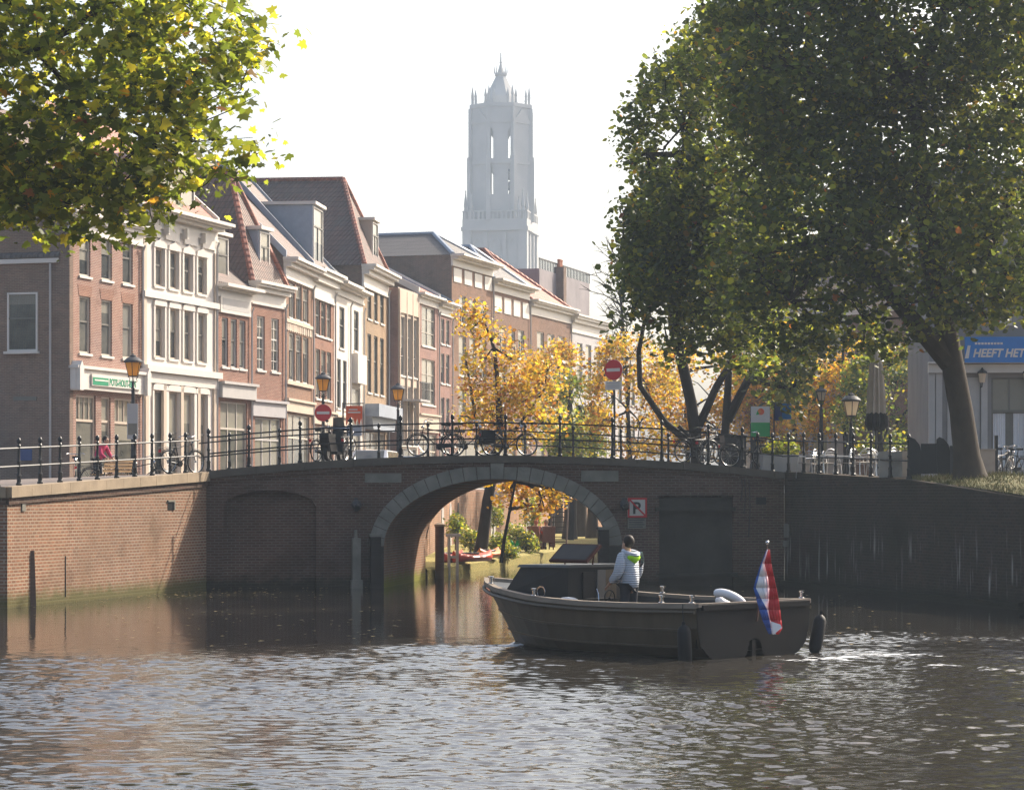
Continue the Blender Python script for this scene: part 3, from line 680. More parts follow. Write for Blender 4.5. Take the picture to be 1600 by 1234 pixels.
def house(label, p1, p2, ze, wall, rows, roof=('flat',), cornice=('wpaint', .9, .35), depth=11, side=None, shop=None, fascia=None,
          dormer=None, pipes=True, cat='house', name='canal_house', zb=3.0, frieze=None, margin=.12, mwin=None, lintel=None, extra=None, eaveside=None):
    """rows: (z0, z1, number, width, style, frame); all heights are above the water"""
    p1 = Vector((p1[0], p1[1], 0)); p2 = Vector((p2[0], p2[1], 0)); d = p2-p1; w = d.length
    h = thing(name, label, cat, p1+Vector((0,0,zb)), math.atan2(d.y, d.x), 'canal houses along the left street' if p1.x < 12 else 'houses of the right bank')
    Z = lambda z: z-zb
    holes = []; wins = []
    for r in rows:
        z0, z1, n, ww = r[:4]; st = r[4] if len(r) > 4 else 'sash'; fr = r[5] if len(r) > 5 else 'fpaint'; fr = 'fpaint' if fr == 'wpaint' and r[4] not in ('grid','tee') else fr
        gl = r[6] if len(r) > 6 else 'pane'; x0 = r[7]*w if len(r) > 7 else 0; x1 = r[8]*w if len(r) > 8 else w
        m_ = margin*(x1-x0); stp = (x1-x0-2*m_)/n
        for k in range(n):
            xc = x0+m_+stp*(k+.5); holes.append((xc-ww/2, xc+ww/2, Z(z0), Z(z1))); wins.append((xc, Z(z0), Z(z1), ww, st, fr, gl))
    f = MB(); cutwall(f, w, 0, Z(ze), holes); f.m = 1
    f.quad((0,0,0),(0,0,Z(ze)),(0,depth,Z(ze)),(0,depth,0)); f.quad((w,0,0),(w,depth,0),(w,depth,Z(ze)),(w,0,Z(ze))); f.quad((0,depth,0),(0,depth,Z(ze)),(w,depth,Z(ze)),(w,depth,0))
    e = Z(ze)
    rk = roof[0]
    if rk == 'par':                                  # ridge along the street: gables on both sides belong to the wall
        rz, run = Z(roof[1]), roof[2]
        for x in (0, w): f.add([(x,0.02,e),(x,run,rz-.03),(x,2*run,e)], [(0,1,2)])
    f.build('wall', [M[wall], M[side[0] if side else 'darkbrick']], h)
    if rk == 'par':
        f = MB(); t = .16
        f.hexa([(-.05,-.1,e),(w+.05,-.1,e),(w+.05,run,rz),(-.05,run,rz)], [(-.05,-.1,e+t),(w+.05,-.1,e+t),(w+.05,run,rz+t),(-.05,run,rz+t)])
        f.hexa([(-.05,2*run,e),(w+.05,2*run,e),(w+.05,run+.001,rz),(-.05,run+.001,rz)], [(-.05,2*run,e+t),(w+.05,2*run,e+t),(w+.05,run+.001,rz+t),(-.05,run+.001,rz+t)])
        rf = f.build('roof', M[roof[3]], h)
        if len(roof) > 4:
            for x in (-.14, w+.0):
                f = MB(); f.hexa([(x,-.1,e-.05),(x+.14,-.1,e-.05),(x+.14,run,rz-.05),(x,run,rz-.05)], [(x,-.1,e+.36),(x+.14,-.1,e+.36),(x+.14,run,rz+.36),(x,run,rz+.36)]); f.build('verge_board', M[roof[4]], rf)
    elif rk == 'hip':
        rz, run = Z(roof[1]), roof[2]; xr = w*(roof[4] if len(roof) > 4 else .5); ov = .12; db = depth+8
        f = MB(); P = [(-ov,-ov,e),(w+ov,-ov,e),(xr,run,rz),(xr,db,rz),(-ov,db,e),(w+ov,db,e)]
        f.add(P, [(0,1,2),(0,2,3,4),(1,5,3,2),(3,5,4),(0,4,5,1)]); rf = f.build('roof', M[roof[3]], h)
        f = MB(); up = Vector((0,0,.05))
        f.tube([Vector(P[0])+up, Vector(P[2])+up], .15, 6); f.tube([Vector(P[1])+up, Vector(P[2])+up], .15, 6); f.tube([Vector(P[2])+up, Vector(P[3])+up], .13, 6)
        f.build('ridge_tiles', M[roof[5] if len(roof) > 5 else 'tilered'], rf)
        f = MB(); f.box(.01, w-.01, depth, db-.3, 0, e-.01); f.build('rear_wing', M['darkbrick'], h)
    else:
        f = MB(); f.box(.02, w-.02, .02, depth, e-.05, e+.05); rf = f.build('roof', M['tiledark'], h)
    if cornice:
        cm, hh, out = cornice; f = MB()
        f.box(-.02, w+.02, -.06, .05, e-hh, e-hh*.45); f.box(-.06, w+.06, -.06-out*.45, .05, e-hh*.45+.002, e-hh*.22); f.box(-.12, w+.12, -.08-out*.8, .05, e-hh*.22+.002, e-.08)
        f.box(-.17, w+.17, -.1-out, .06, e-.078, e+.06); f.box(-.04, w+.04, -.10, .04, e-hh-.10, e-hh-.002)
        f.build('cornice', M[cm], h)
    if frieze:                                       # panels and consoles under the cornice
        z0, z1, n, kind = frieze
        for k in range(n):
            f = MB(); a, b_ = w*(k+.14)/n, w*(k+.86)/n
            if kind == 'panel': f.box(a, b_, -.05, .03, Z(z0), Z(z1))
            else:
                f.box(w*(k+.04)/n, w*(k+.11)/n, -.3, .03, Z(z1)-.45, Z(z1))
                f.box(a, b_, -.09, .03, Z(z0)+.08, Z(z1)-.1)
            f.build('frieze_panel', M['wpaint'], h)
    for xc, z0, z1, ww, st, fr, gl in wins: window(h, xc, z0, z1, ww, st, fr, glass=gl, sill=(st not in ('shop', 'shop2', 'door')))
    if lintel:                                       # brick lintels, or plaster hoods
        for xc, z0, z1, ww, st, fr, gl in wins:
            if st in ('shop', 'shop2', 'door'): continue
            f = MB()
            if lintel == 'hood':
                f.box(xc-ww/2-.16, xc-ww/2-.02, -.07, .02, z0-.05, z1+.02); f.box(xc+ww/2+.02, xc+ww/2+.16, -.07, .02, z0-.05, z1+.02)
                f.prism([(xc-ww/2-.2,z1+.02),(xc+ww/2+.2,z1+.02),(xc+ww/2+.12,z1+.22),(xc+.12,z1+.34),(xc,z1+.46),(xc-.12,z1+.34),(xc-ww/2-.12,z1+.22)], -.10, .02)
            else: f.prism([(xc-ww/2-.06,z1),(xc+ww/2+.06,z1),(xc+ww/2+.16,z1+.42),(xc-ww/2-.16,z1+.42)], -.012, .02)
            f.build('window_hood' if lintel == 'hood' else 'lintel', M['white'] if lintel == 'hood' else M[lintel], h)
    if fascia:
        fm, z0, z1, out = fascia; f = MB(); f.box(.02, w-.02, -out, .03, Z(z0), Z(z1)); f.box(-.02, w+.02, -out-.12, .03, Z(z1)+.002, Z(z1)+.12)
        f.build('shop_fascia', M[fm], h)
    if dormer:
        for dx, dw, z0, z1, yb, dm, st in dormer:
            x0 = w*dx; f = MB(); f.box(x0, x0+dw, yb, yb+2.6, Z(z0), Z(z1)); 
            dd = f.build('dormer', M[dm], h)
            f = MB(); f.box(x0-.12, x0+dw+.12, yb-.2, yb+2.65, Z(z1)+.002, Z(z1)+.16); f.build('dormer_cap', M['wpaint'], dd)
            window(h, x0+dw/2, Z(z0)+.15, Z(z1)-.08, dw-.16, st, 'wpaint', y=yb-.032, sill=False, name='dormer_window')
    if pipes:
        f = MB(); f.tube([(w-.12,-.1,.0),(w-.12,-.1,e-1.0),(w-.12,-.2,e-.75)], .05, 6); f.build('drainpipe', M['gpaint'], h)
    if extra: extra(h, w, Z)
    return h

def text(body, size, mat_, parent, loc, rot=(math.pi/2,0,0), name='lettering', ext=.004, shear=0.0, xs=1.0, bold=0.0):
    c = bpy.data.curves.new(name, 'FONT'); c.body = body; c.size = size; c.extrude = ext; c.shear = shear; c.align_x = 'LEFT'; c.offset = bold
    t_ = bpy.data.objects.new('tmp', c); COL.objects.link(t_); me = bpy.data.meshes.new_from_object(t_.evaluated_get(bpy.context.evaluated_depsgraph_get())); me.name = name; bpy.data.objects.remove(t_)
    me.materials.clear(); me.materials.append(mat_); o = link(name, me, parent); o.location = loc; o.rotation_euler = rot; o.scale = (xs,1,1); return o

# corner points of the facades, from the corner house on
def nxt(p, k, px): 
    c = p[0]-k*p[1]; Y = c/((px-800)/F-k); return ((px-800)/F*Y, Y)
P0 = (-17.3, 100.0); P1 = nxt(P0,.3,222); P2 = nxt(P1,.3,338); P3 = nxt(P2,.3,392); P4 = nxt(P3,.3,445); P5 = nxt(P4,.12,488); P6 = nxt(P5,.12,522)
P7 = nxt(P6,.12,546); P8 = nxt(P7,.12,567); P9 = nxt(P8,.12,606); P9b = (PX(622,P9[1]+.1), P9[1]+.1); P10 = nxt(P9b,.2,653); P11 = nxt(P10,.2,685); P12 = nxt(P11,.2,706)
P13 = nxt(P12,.3,770); P14 = nxt(P13,.3,828); P15 = nxt(P14,.3,892); P16 = nxt(P15,.3,946); P17 = nxt(P16,.3,1000)

def x_corner(h, w, Z):
    # side wall seen square on: its window, gutter board, pipe, and the low dark roof over it
    o = window(h, 0, Z(PZ(549,100.6)), Z(PZ(457,100.6)), 1.32, 'sash', 'wpaint', y=0); o.rotation_euler = (0,0,-math.pi/2); o.location = (-.03, 2.0, Z(PZ(549,100.6)))
    f = MB(); f.box(-.12, .03, .42, 11, Z(PZ(411,100.3)), Z(PZ(404,100.3))); f.build('gutter_board', M['wpaint'], h)
    f = MB(); f.tube([(-.07,.78,0),(-.07,.78,Z(PZ(411,100)))], .05, 6); f.build('drainpipe', M['gpaint'], h)
    f = MB(); f.hexa([(-.1,.4,Z(12.1)),(-.1,11.5,Z(12.1)),(1.2,11.5,Z(13.6)),(1.2,.4,Z(13.6))], [(-.1,.4,Z(12.2)),(-.1,11.5,Z(12.2)),(1.2,11.5,Z(13.75)),(1.2,.4,Z(13.75))]); f.build('side_roof', M['tiledark'], h)
    f = MB(); f.box(-.035, .0, 1.4, 2.4, Z(6.5), Z(6.66)); f.build('street_name_board', M['frame'], h)
    f = MB(); f.box(-.03, .0, 1.6, 2.2, Z(4.15), Z(4.6)); f.build('side_plate', M['dblue'], h)
    f = MB(); f.box(-.02, .3, -.03, .42, Z(3.0), Z(12.9)); f.build('corner_pier', M['darkbrick'], h)
    f = MB()
    for x in (.05, w-.42): f.box(x, x+.36, -.45, .02, Z(6.9), Z(7.8)); f.prism([(x,Z(7.8)),(x+.36,Z(7.8)),(x+.18,Z(8.05))], -.45, .02)
    f.build('fascia_console', M['wpaint'], h)
    s = MB(); s.box(1.3, w-.9, -.36, -.3, Z(7.12), Z(7.58)); sg = s.build('shop_sign', M['wpaint'], h)
    s = MB(); s.box(1.35, 2.75, -.372, -.36, Z(7.16), Z(7.46)); s.m = 1; s.box(1.5, 2.7, -.378, -.372, Z(7.32), Z(7.38)); s.build('sign_stripe', [M['dgreen'], M['wpaint']], sg)
    text('POTS-HOUT-BIDS', .38, M['dgreen'], sg, (2.85, -.365, Z(7.19)), bold=.012, xs=.82)
    s = MB(); s.box(1.2, 2.0, .15, .16, Z(4.0), Z(6.0)); s.build('window_poster', M['wpaint'], h)
house('red brick corner house with green lettered shop sign and dark side wall', P0, P1, 13.9, 'pinkbrick',
      [(11.45,13.35,3,.98), (8.4,10.65,3,.98), (3.4,6.75,1,1.75,'shop','cream','paned',.04,.40), (3.2,6.75,1,.85,'door','cream','paned',.40,.58), (3.4,6.75,1,2.1,'shop','cream','paned',.58,.95)],
      ('par',18.5,5.0,'tilebrown'), ('wpaint',.7,.3), side=('darkbrick',0,None), lintel='redbrick', fascia=('wpaint',6.95,7.75,.28), extra=x_corner, margin=.06)

def x_white(h, w, Z):
    f = MB(); f.box(-.03, w+.03, -.16, .02, Z(11.05), Z(11.3)); f.box(-.05, w+.05, -.3, .02, Z(7.95), Z(8.22)); f.box(-.02, w+.02, -.12, .02, Z(7.5), Z(7.93)); f.build('string_course', M['wpaint'], h)
    f = MB()
    for k in range(5): f.box(w*(.04+.23*k)-.14, w*(.04+.23*k)+.14, -.1, .02, 0, Z(7.5))
    for x in (0, w-.3): f.box(x, x+.3, -.08, .02, Z(8.25), Z(13.5))
    f.build('pilasters', M['cream'], h)
house('tall white plaster house with arched hoods and heavy projecting cornice', P1, P2, 14.75, 'white',
      [(11.6,13.2,4,.92,'sash','cream'), (8.6,10.75,4,.92,'sash','cream'), (3.2,7.2,4,1.15,'sash','cream','paned')], ('par',19.5,5.2,'tilered','wpaint'), ('wpaint',.62,.75),
      frieze=(13.55,14.25,4,'consoles'), lintel='hood', extra=x_white, dormer=[(.28,4.3,15.0,17.2,.5,'wpaint','shop2')])

def x_3(h, w, Z):
    f = MB(); f.box(.25, w-.25, -.12, .02, Z(10.95), Z(11.75)); f.m = 1; f.box(.45, w-.45, -.13, .0, Z(11.1), Z(11.6)); f.build('name_panel', [M['wpaint'], M['gpaint']], h)
house('narrow red brick house with blank white panel under the gutter', P2, P3, 12.15, 'redbrick', [(8.55,10.75,3,.72,'sash','gpaint'), (3.2,7.0,1,3.1,'shop2','wpaint','paned')],
      ('par',15.2,3.6,'tilebrown'), ('wpaint',.4,.55), fascia=('gpaint',7.15,7.75,.3), extra=x_3, dormer=[(.1,2.1,12.5,14.5,.5,'cream','sash')])
house('orange brick house with white small-paned windows and a steep brown tiled roof', P3, P4, 12.6, 'redbrick', [(8.6,11.1,2,.95,'grid','wpaint'), (3.2,6.4,1,3.2,'shop2','gpaint','paned')],
      ('hip',17.9,1.9,'tilebrown',.5,'tilered'), ('wpaint',.9,.5), fascia=('greyhouse',6.45,7.1,.12), dormer=[(.42,1.35,12.9,15.2,.35,'bluegrey','tee')], margin=.08)
def x_mural(h, w, Z):
    f = MB(); r = random.Random(4)
    for z0, z1 in ((13.05,13.75), (10.65,11.25)):
        for k in range(14):
            x = w*(k+.5)/14; a = .12+.12*r.random()
            f.prism([(x-a,Z(z0)),(x+a,Z(z0)+.05),(x+a*.6,Z(z1)-.2*r.random()),(x-a*.7,Z(z1)-.1)], -.05, .02)
    f.box(.1, w-.1, -.09, .02, Z(11.05), Z(11.22)); f.box(.1, w-.1, -.12, .02, Z(8.1), Z(8.28)); f.build('stucco_ornament', M['cream'], h)
house('brown brick house with pale stucco ornaments between its window rows', P4, P5, 14.05, 'brownbrick', [(11.3,13.0,3,1.35,'tee','wpaint'), (8.3,10.6,3,1.35,'tee','wpaint'), (3.2,6.7,1,5.2,'shop2','wpaint','paned')],
      ('par',19.3,5.0,'tilebrown','bluegrey'), ('wpaint',.85,.6), fascia=('cream',6.8,7.3,.1), extra=x_mural)
house('tall narrow red brick house with six long white framed windows', P5, P6, 14.15, 'redbrick', [(10.9,12.7,3,1.2,'sash','wpaint'), (7.7,10.2,3,1.2,'sash','wpaint'), (3.2,6.3,1,5.0,'shop2','cream','paned')],
      ('par',19.5,4.8,'tilebrown','bluegrey'), ('wpaint',1.35,.6), fascia=('cream',6.4,7.0,.1), side=('darkbrick',0,None), dormer=[(.35,2.6,14.5,17.6,.4,'bluegrey','tee')])
house('narrow white plaster house with one window to each floor', P6, P7, 13.95, 'white', [(10.6,12.8,1,1.5,'sash','frame'), (7.4,10.0,2,1.1,'sash','frame'), (3.2,6.2,1,3.2,'shop2','wpaint','paned')],
      ('par',17.5,4.0,'tiledark'), ('wpaint',.5,.7), fascia=('cream',6.4,6.9,.1))
def x_oriel(h, w, Z):
    f = MB(); f.box(.7, w-.7, -.35, .02, Z(8.9), Z(10.5)); f.build('oriel', M['white'], h)
house('narrow white plaster house with a boxed oriel', P7, P8, 13.95, 'white', [(10.7,12.9,1,1.5,'sash','frame'), (3.2,8.7,1,2.6,'sash','wpaint','paned')], ('par',17.2,4.0,'tiledark'), ('wpaint',.5,.5), extra=x_oriel)
def x_ochre(h, w, Z):
    f = MB(); f.box(.1, w-.1, -.9, .03, Z(7.2), Z(7.9)); f.prism([(.1,Z(7.2)),(w-.1,Z(7.2)),(w-.6,Z(6.5)),(.6,Z(6.5))], -.5, .03); f.build('shop_canopy', M['bluegrey'], h)
house('ochre brick house with a huge dark hipped roof and grey shop canopy', P8, P9, 15.6, 'ochre', [(12.75,14.6,3,1.25,'sash','frame'), (8.6,11.9,3,1.25,'sash','frame'), (3.2,6.4,1,6.5,'shop2','wpaint','paned')],
      ('hip',20.9,1.9,'tilebrown',.5,'tilered'), ('wpaint',1.1,.7), extra=x_ochre, dormer=[(.55,1.9,16.2,18.6,.3,'cream','tee')], depth=14)
def x_modern(h, w, Z):
    f = MB()
    for x in (.05, w*.36, w*.66, w-.2): f.box(x, x+.14, -.12, .02, Z(5.8), Z(14.9))
    f.box(0, w, -.10, .02, Z(13.6), Z(15.0)); f.build('white_panels', M['cream'], h)
    f = MB(); f.box(w*.3, w*.8, -1.0, .02, Z(8.4), Z(8.52)); b_ = f.build('balcony', M['greyhouse'], h)
    f = MB()
    for k in range(12): x = w*(.31+.48*k/11); f.box(x-.015, x+.015, -.98, -.95, Z(8.52), Z(9.5))
    f.box(w*.3, w*.8, -1.0, -.94, Z(9.5), Z(9.56)); f.build('balcony_rail', M['iron'], b_)
    f = MB(); f.box(0.1, 2.4, 2.0, 4.5, Z(15.05), Z(17.2)); rb = f.build('roof_box', M['cream'], h)
house('modern infill house with mauve brick flank, white panels and small balcony', P9b, P10, 15.05, 'cream', [(9.9,13.4,3,1.35,'six','gpaint'), (5.8,9.3,3,1.35,'six','gpaint','paned'), (3.2,5.6,1,4.4,'shop2','gpaint','paned')],
      ('flat',), None, side=('mauve',0,None), extra=x_modern, pipes=False, margin=.03)
house('brown brick house with two very large plate windows and red tiled roof', P10, P11, 15.1, 'mauve', [(12.0,14.45,1,3.6,'six','wpaint'), (8.4,11.2,1,3.6,'six','wpaint'), (3.2,6.6,1,4.6,'shop2','cream','paned')],
      ('par',17.4,4.4,'tilered','wpaint'), ('wpaint',.5,.4), fascia=('cream',6.7,7.7,.1))
house('plain brick house with small paired windows on four floors', P11, P12, 15.0, 'mauve', [(12.4,14.0,2,1.0,'sash','gpaint'), (9.9,11.8,2,1.0,'sash','gpaint'), (6.6,9.0,2,1.0,'sash','gpaint'), (3.2,5.8,2,1.2,'sash','gpaint','paned')],
      ('par',17.2,4.2,'tiledark','bluegrey'), ('wpaint',.7,.5))
house('tallest brown brick house with white attic frieze, behind the golden tree', P12, P13, 18.3, 'brownbrick', [(14.0,15.8,3,1.4,'tee','wpaint'), (10.6,13.2,3,1.5,'sash','wpaint'), (7.6,9.8,3,1.5,'sash','wpaint'), (3.2,6.4,1,6.4,'shop2','gpaint','paned')],
      ('hip',20.1,2.6,'tiledark',.45,'bluegrey'), ('wpaint',.6,.8), frieze=(16.6,17.5,4,'panel'), depth=14)
house('grey brown brick house with pale attic band, right of the tallest house', P13, P14, 17.45, 'brownbrick', [(12.4,14.4,3,1.5,'tee','wpaint'), (9.0,11.6,3,1.5,'sash','wpaint'), (3.2,6.8,3,1.8,'sash','wpaint','paned')],
      ('hip',20.0,2.6,'tiledark',.35,'bluegrey'), ('wpaint',.7,.7), frieze=(15.3,16.4,4,'panel'), depth=14)
house('brown brick house with broad red pantiled roof and three tall white windows', P14, P15, 16.7, 'brownbrick', [(11.2,14.6,3,1.8,'tee','wpaint'), (7.4,10.4,3,1.8,'sash','wpaint'), (3.2,6.4,3,2.0,'sash','wpaint','paned')],
      ('hip',20.6,4.2,'tilered',.22,'tilered'), ('wpaint',.9,.6), depth=14)
def x_terrace(h, w, Z):
    f = MB(); f.box(-1.6, w*1.25, 2.0, 10, Z(16.4), Z(19.8)); f.m = 1; f.box(3.0, 3.8, 1.4, 2.2, Z(16.4), Z(20.3)); rb = f.build('upper_storey', [M['terrace'], M['darkbrick']], h)
    f = MB()
    for k in range(34): x = -1.6+(w*1.25+1.6)*k/33; f.box(x-.04, x+.04, 1.98, 2.04, Z(19.8), Z(20.55))
    f.box(-1.6, w*1.25, 1.96, 2.06, Z(20.5), Z(20.6)); f.build('roof_terrace_fence', M['iron'], rb)
    f = MB()
    for k in range(3): f.lathe([(.13,0),(.12,.4),(.15,.55),(.1,.6)], (3.1+.3*k,1.8,Z(20.3)), 8)
    f.build('chimney_pots', M['terracotta'], rb)
house('grey house with roof terrace fence and chimney pots, partly behind the plane tree', P15, P16, 16.4, 'greyhouse', [(10.6,14.4,3,1.6,'sash','wpaint'), (6.6,9.4,3,1.6,'sash','wpaint'), (3.2,5.8,3,1.8,'sash','wpaint','paned')], ('flat',), ('wpaint',1.2,.6), extra=x_terrace)
house('pale house farthest along the street, half hidden by trees', P16, P17, 14.5, 'greyhouse', [(10.2,12.8,4,1.4,'sash','frame'), (6.6,9.0,4,1.4,'sash','frame'), (3.2,5.6,4,1.6,'sash','frame','paned')], ('par',17.5,4.5,'tiledark'), ('wpaint',.8,.5))

# houses of the right bank, glimpsed between the trees
RB = [(13.0,150.0),(18.5,141.0),(24.5,131.5),(31.0,121.0),(38.0,110.0)]
for i, (lab, wl_, z_) in enumerate((('pale grey house of the right bank behind the yellow trees','greyhouse',14.5),('brown brick house of the right bank behind the yellow trees','brownbrick',13.5),('cream house of the right bank behind the terrace lamp','cream',14.8),('mauve brick house of the right bank behind the bush tree','mauve',13.0))):
    house(lab, RB[i], RB[i+1], z_, wl_, [(11.0,12.6,3,1.1),(8.0,10.0,3,1.1),(3.3,6.4,3,1.5,'sash','gpaint','paned')], ('par',z_+3.5,4.5,'tilebrown'), ('wpaint',.7,.5), zb=3.2)

# ------------------------------------------------------------------ cathedral tower
TY = 645.0; S_ = TY/F
M['tower'] = paint('tower sandstone', (.40,.39,.37), .85, var=.2, vscale=.12)
def tz(py): return PZ(py, TY)-3.0
tower = thing('cathedral_tower', 'tall pale Gothic church tower with octagonal lantern, in the haze', 'church tower', (PX(782.5,TY+8), TY+8, 3.0), R(-10.7))
f = MB(); hw = 8.3; zt = tz(338)
f.box(-hw-1.2, hw+1.2, -hw-1.2, hw+1.2, -.5, 36)
f.box(-hw+.8, hw-.8, -hw+.8, hw-.8, 36, zt-1)
for sx in (-1, 1):
    for sy in (-1, 1): f.box(*sorted((sx*(hw-2.2), sx*hw)), *sorted((sy*(hw-2.2), sy*hw)), 36, zt-3)
for s in (-1, 1):
    for k in (-1, 1):
        f.box(*sorted((k*2.0, k*2.9)), *sorted((s*(hw-.8), s*(hw-.1))), 36, zt-4); f.box(*sorted((s*(hw-.8), s*(hw-.1))), *sorted((k*2.0, k*2.9)), 36, zt-4)
f.box(-hw-.3, hw+.3, -hw-.3, hw+.3, zt-3.6, zt-2.6); f.box(-hw, hw, -hw, hw, zt-2.6, zt-.6)
lower = f.build('lower_block', M['tower'], tower)
f = MB()
def lancet(x, w, z0, z1, n=6): 
    zs = z1-w*1.3; return [(x-w/2,z0),(x+w/2,z0),(x+w/2,zs)] + [(x+w/2*math.cos(t), zs+(z1-zs)*math.sin(t)) for t in np.linspace(.35, math.pi-.35, n)] + [(x-w/2,zs)]
for x in (-4.6, 0, 4.6):
    for w_, y in ((3.4,.32), (2.6,.18)):
        a = lancet(x, w_, 40, zt-5.2); b_ = lancet(x, w_-.5, 40, zt-5.6); n = len(a)
        for i in range(n):
            j = (i+1) % n
            if i == 0: continue
            f.hexa([(a[i][0],-hw+.82-y,a[i][1]),(a[j][0],-hw+.82-y,a[j][1]),(b_[j][0],-hw+.82-y,b_[j][1]),(b_[i][0],-hw+.82-y,b_[i][1])], [(a[i][0],-hw+.82,a[i][1]),(a[j][0],-hw+.82,a[j][1]),(b_[j][0],-hw+.82,b_[j][1]),(b_[i][0],-hw+.82,b_[i][1])])
vs = list(f.v); fs = [list(x) for x in f.f]; rot = Matrix.Rotation(math.pi/2, 4, 'Z'); f.add([rot @ Vector(p) for p in vs], fs)
f.build('blind_arches', M['tower'], lower)
def pinnacles(par, r, z, h, n_each=3, sp=1.0):
    for sx in (-1, 1):
        for sy in (-1, 1):
            for k in range(n_each):
                x, y = sx*(r-k*sp*.9), sy*(r-(n_each-1-k)*sp*.9); hh = h*(.75+.25*((k*7+sx) % 3)/2); f = MB()
                f.lathe([(.45,0),(.42,hh*.45),(.55,hh*.47),(.12,hh*.95),(.2,hh*.97),(.05,hh*1.05)], (x, y, z), 6); f.build('pinnacle', M['tower'], par)
pinnacles(lower, hw-.4, zt-.8, 7.5)
f = MB()
for k in range(14):
    t = -hw+.6+k*(2*hw-1.2)/13
    for q in ((t,-hw+.2), (t,hw-.2), (-hw+.2,t), (hw-.2,t)): f.box(q[0]-.22, q[0]+.22, q[1]-.12, q[1]+.12, zt-.6, zt+1.2)
for s in (-1,1): f.box(-hw,hw,*sorted((s*(hw-.4),s*hw)),zt+1.2,zt+1.5); f.box(*sorted((s*(hw-.4),s*hw)),-hw,hw,zt+1.2,zt+1.5)
f.build('gallery_balustrade', M['tower'], lower)
lan = link('lantern', None, tower); lan.rotation_euler = (0,0,R(10.7)); lan.location = (0, 0, 0)
f = MB(); ro = 7.55/math.cos(math.pi/8); z0, z1 = zt-1, tz(160)
ang = [math.pi/8+math.pi/4*i for i in range(8)]
for i in range(8):
    a0, a1 = ang[i], ang[(i+1) % 8]; p, q = Vector((ro*math.cos(a0), ro*math.sin(a0), 0)), Vector((ro*math.cos(a1), ro*math.sin(a1), 0)); w = (q-p).length
    M4 = Matrix.Translation(p) @ Matrix.Rotation(math.atan2((q-p).y, (q-p).x), 4, 'Z'); st = len(f.v)
    c = w/2; slit = [(c-2.9,c-1.9),(c+1.9,c+2.9)] if i % 2 == 1 else [(c-1.7,c-.9),(c+.9,c+1.7)]
    rows_ = [(tz(303),tz(257)), (tz(247),tz(199))] if i % 2 == 1 else []
    xs = [0]+[v for s in slit for v in s]+[w]; zs = [z0]+[v for r_ in rows_ for v in r_]+[z1]
    for ia in range(len(xs)-1):
        for iz in range(len(zs)-1):
            if ia % 2 == 1 and iz % 2 == 1: continue
            f.box(xs[ia], xs[ia+1], 0, .9, zs[iz], zs[iz+1])
    for x0_, x1_ in slit:
        for za, zb_ in rows_: f.prism([(x0_,zb_-1.0),((x0_+x1_)/2,zb_),(x0_,zb_)], .1, .8); f.prism([(x1_,zb_-1.0),(x1_,zb_),((x0_+x1_)/2,zb_)], .1, .8)
    f.box(-.55, .55, -.9, .6, z0, z0+(z1-z0)*.55); f.box(-.42, .42, -.55, .5, z0+(z1-z0)*.55, z1-1.0)
    f.box(c-3.4, c-3.0, -.3, 0, z0+3, z1-5); f.box(c+3.0, c+3.4, -.3, 0, z0+3, z1-5)
    f.prism([(c-3.4,z1-5),(c+3.4,z1-5),(c,z1-1.2)], -.25, .0)
    f.box(-.2, w+.2, -.35, .3, z1-.9, z1+.05); f.box(-.2, w+.2, -.3, .1, tz(252)-.5, tz(252)+.5)
    f.move(M4, st)
f.build('lantern_wall', M['tower'], lan)
f = MB()
for i in range(8):
    for da in (-.15, 0, .15):
        a = ang[i]+da; r_ = ro-.4-2.2*abs(da); hh = 4.4-5*abs(da); f = MB()
        f.lathe([(.34,0),(.30,hh*.5),(.44,hh*.52),(.10,hh),(.05,hh*1.05)], (r_*math.cos(a), r_*math.sin(a), z1), 6); f.build('pinnacle', M['tower'], lan)
f = MB(); n = 8
sp = [(5.0,z1-.3),(4.3,tz(146)),(2.7,tz(128)),(1.35,tz(112)),(1.7,tz(110)),(1.7,tz(107)),(.95,tz(106)),(.5,tz(97)),(.22,tz(91)),(.45,tz(90)),(.24,tz(88)),(.16,tz(74))]
f.lathe([(7.2,z1-2.0),(7.2,z1-.31)], (0,0,0), 8); f.lathe(sp, (0,0,0), 8)
for k in range(8):
    a = k*math.pi/4; f.lathe([(.2,0),(.04,2.2)], (1.6*math.cos(a), 1.6*math.sin(a), tz(107)), 5)
f.build('spire', M['tower'], lan)
f = MB(); f.ball((2.4,0,tz(285)), (1.0,1.0,1.3)); f.ball((2.2,0,tz(270)), (.8,.8,1.0)); f.box(1.7,3.2,-.2,.2,tz(262),tz(258)); f.ball((2.9,.2,tz(296)), (.9,.9,1.0)); f.build('carillon_bells', M['iron'], lan)
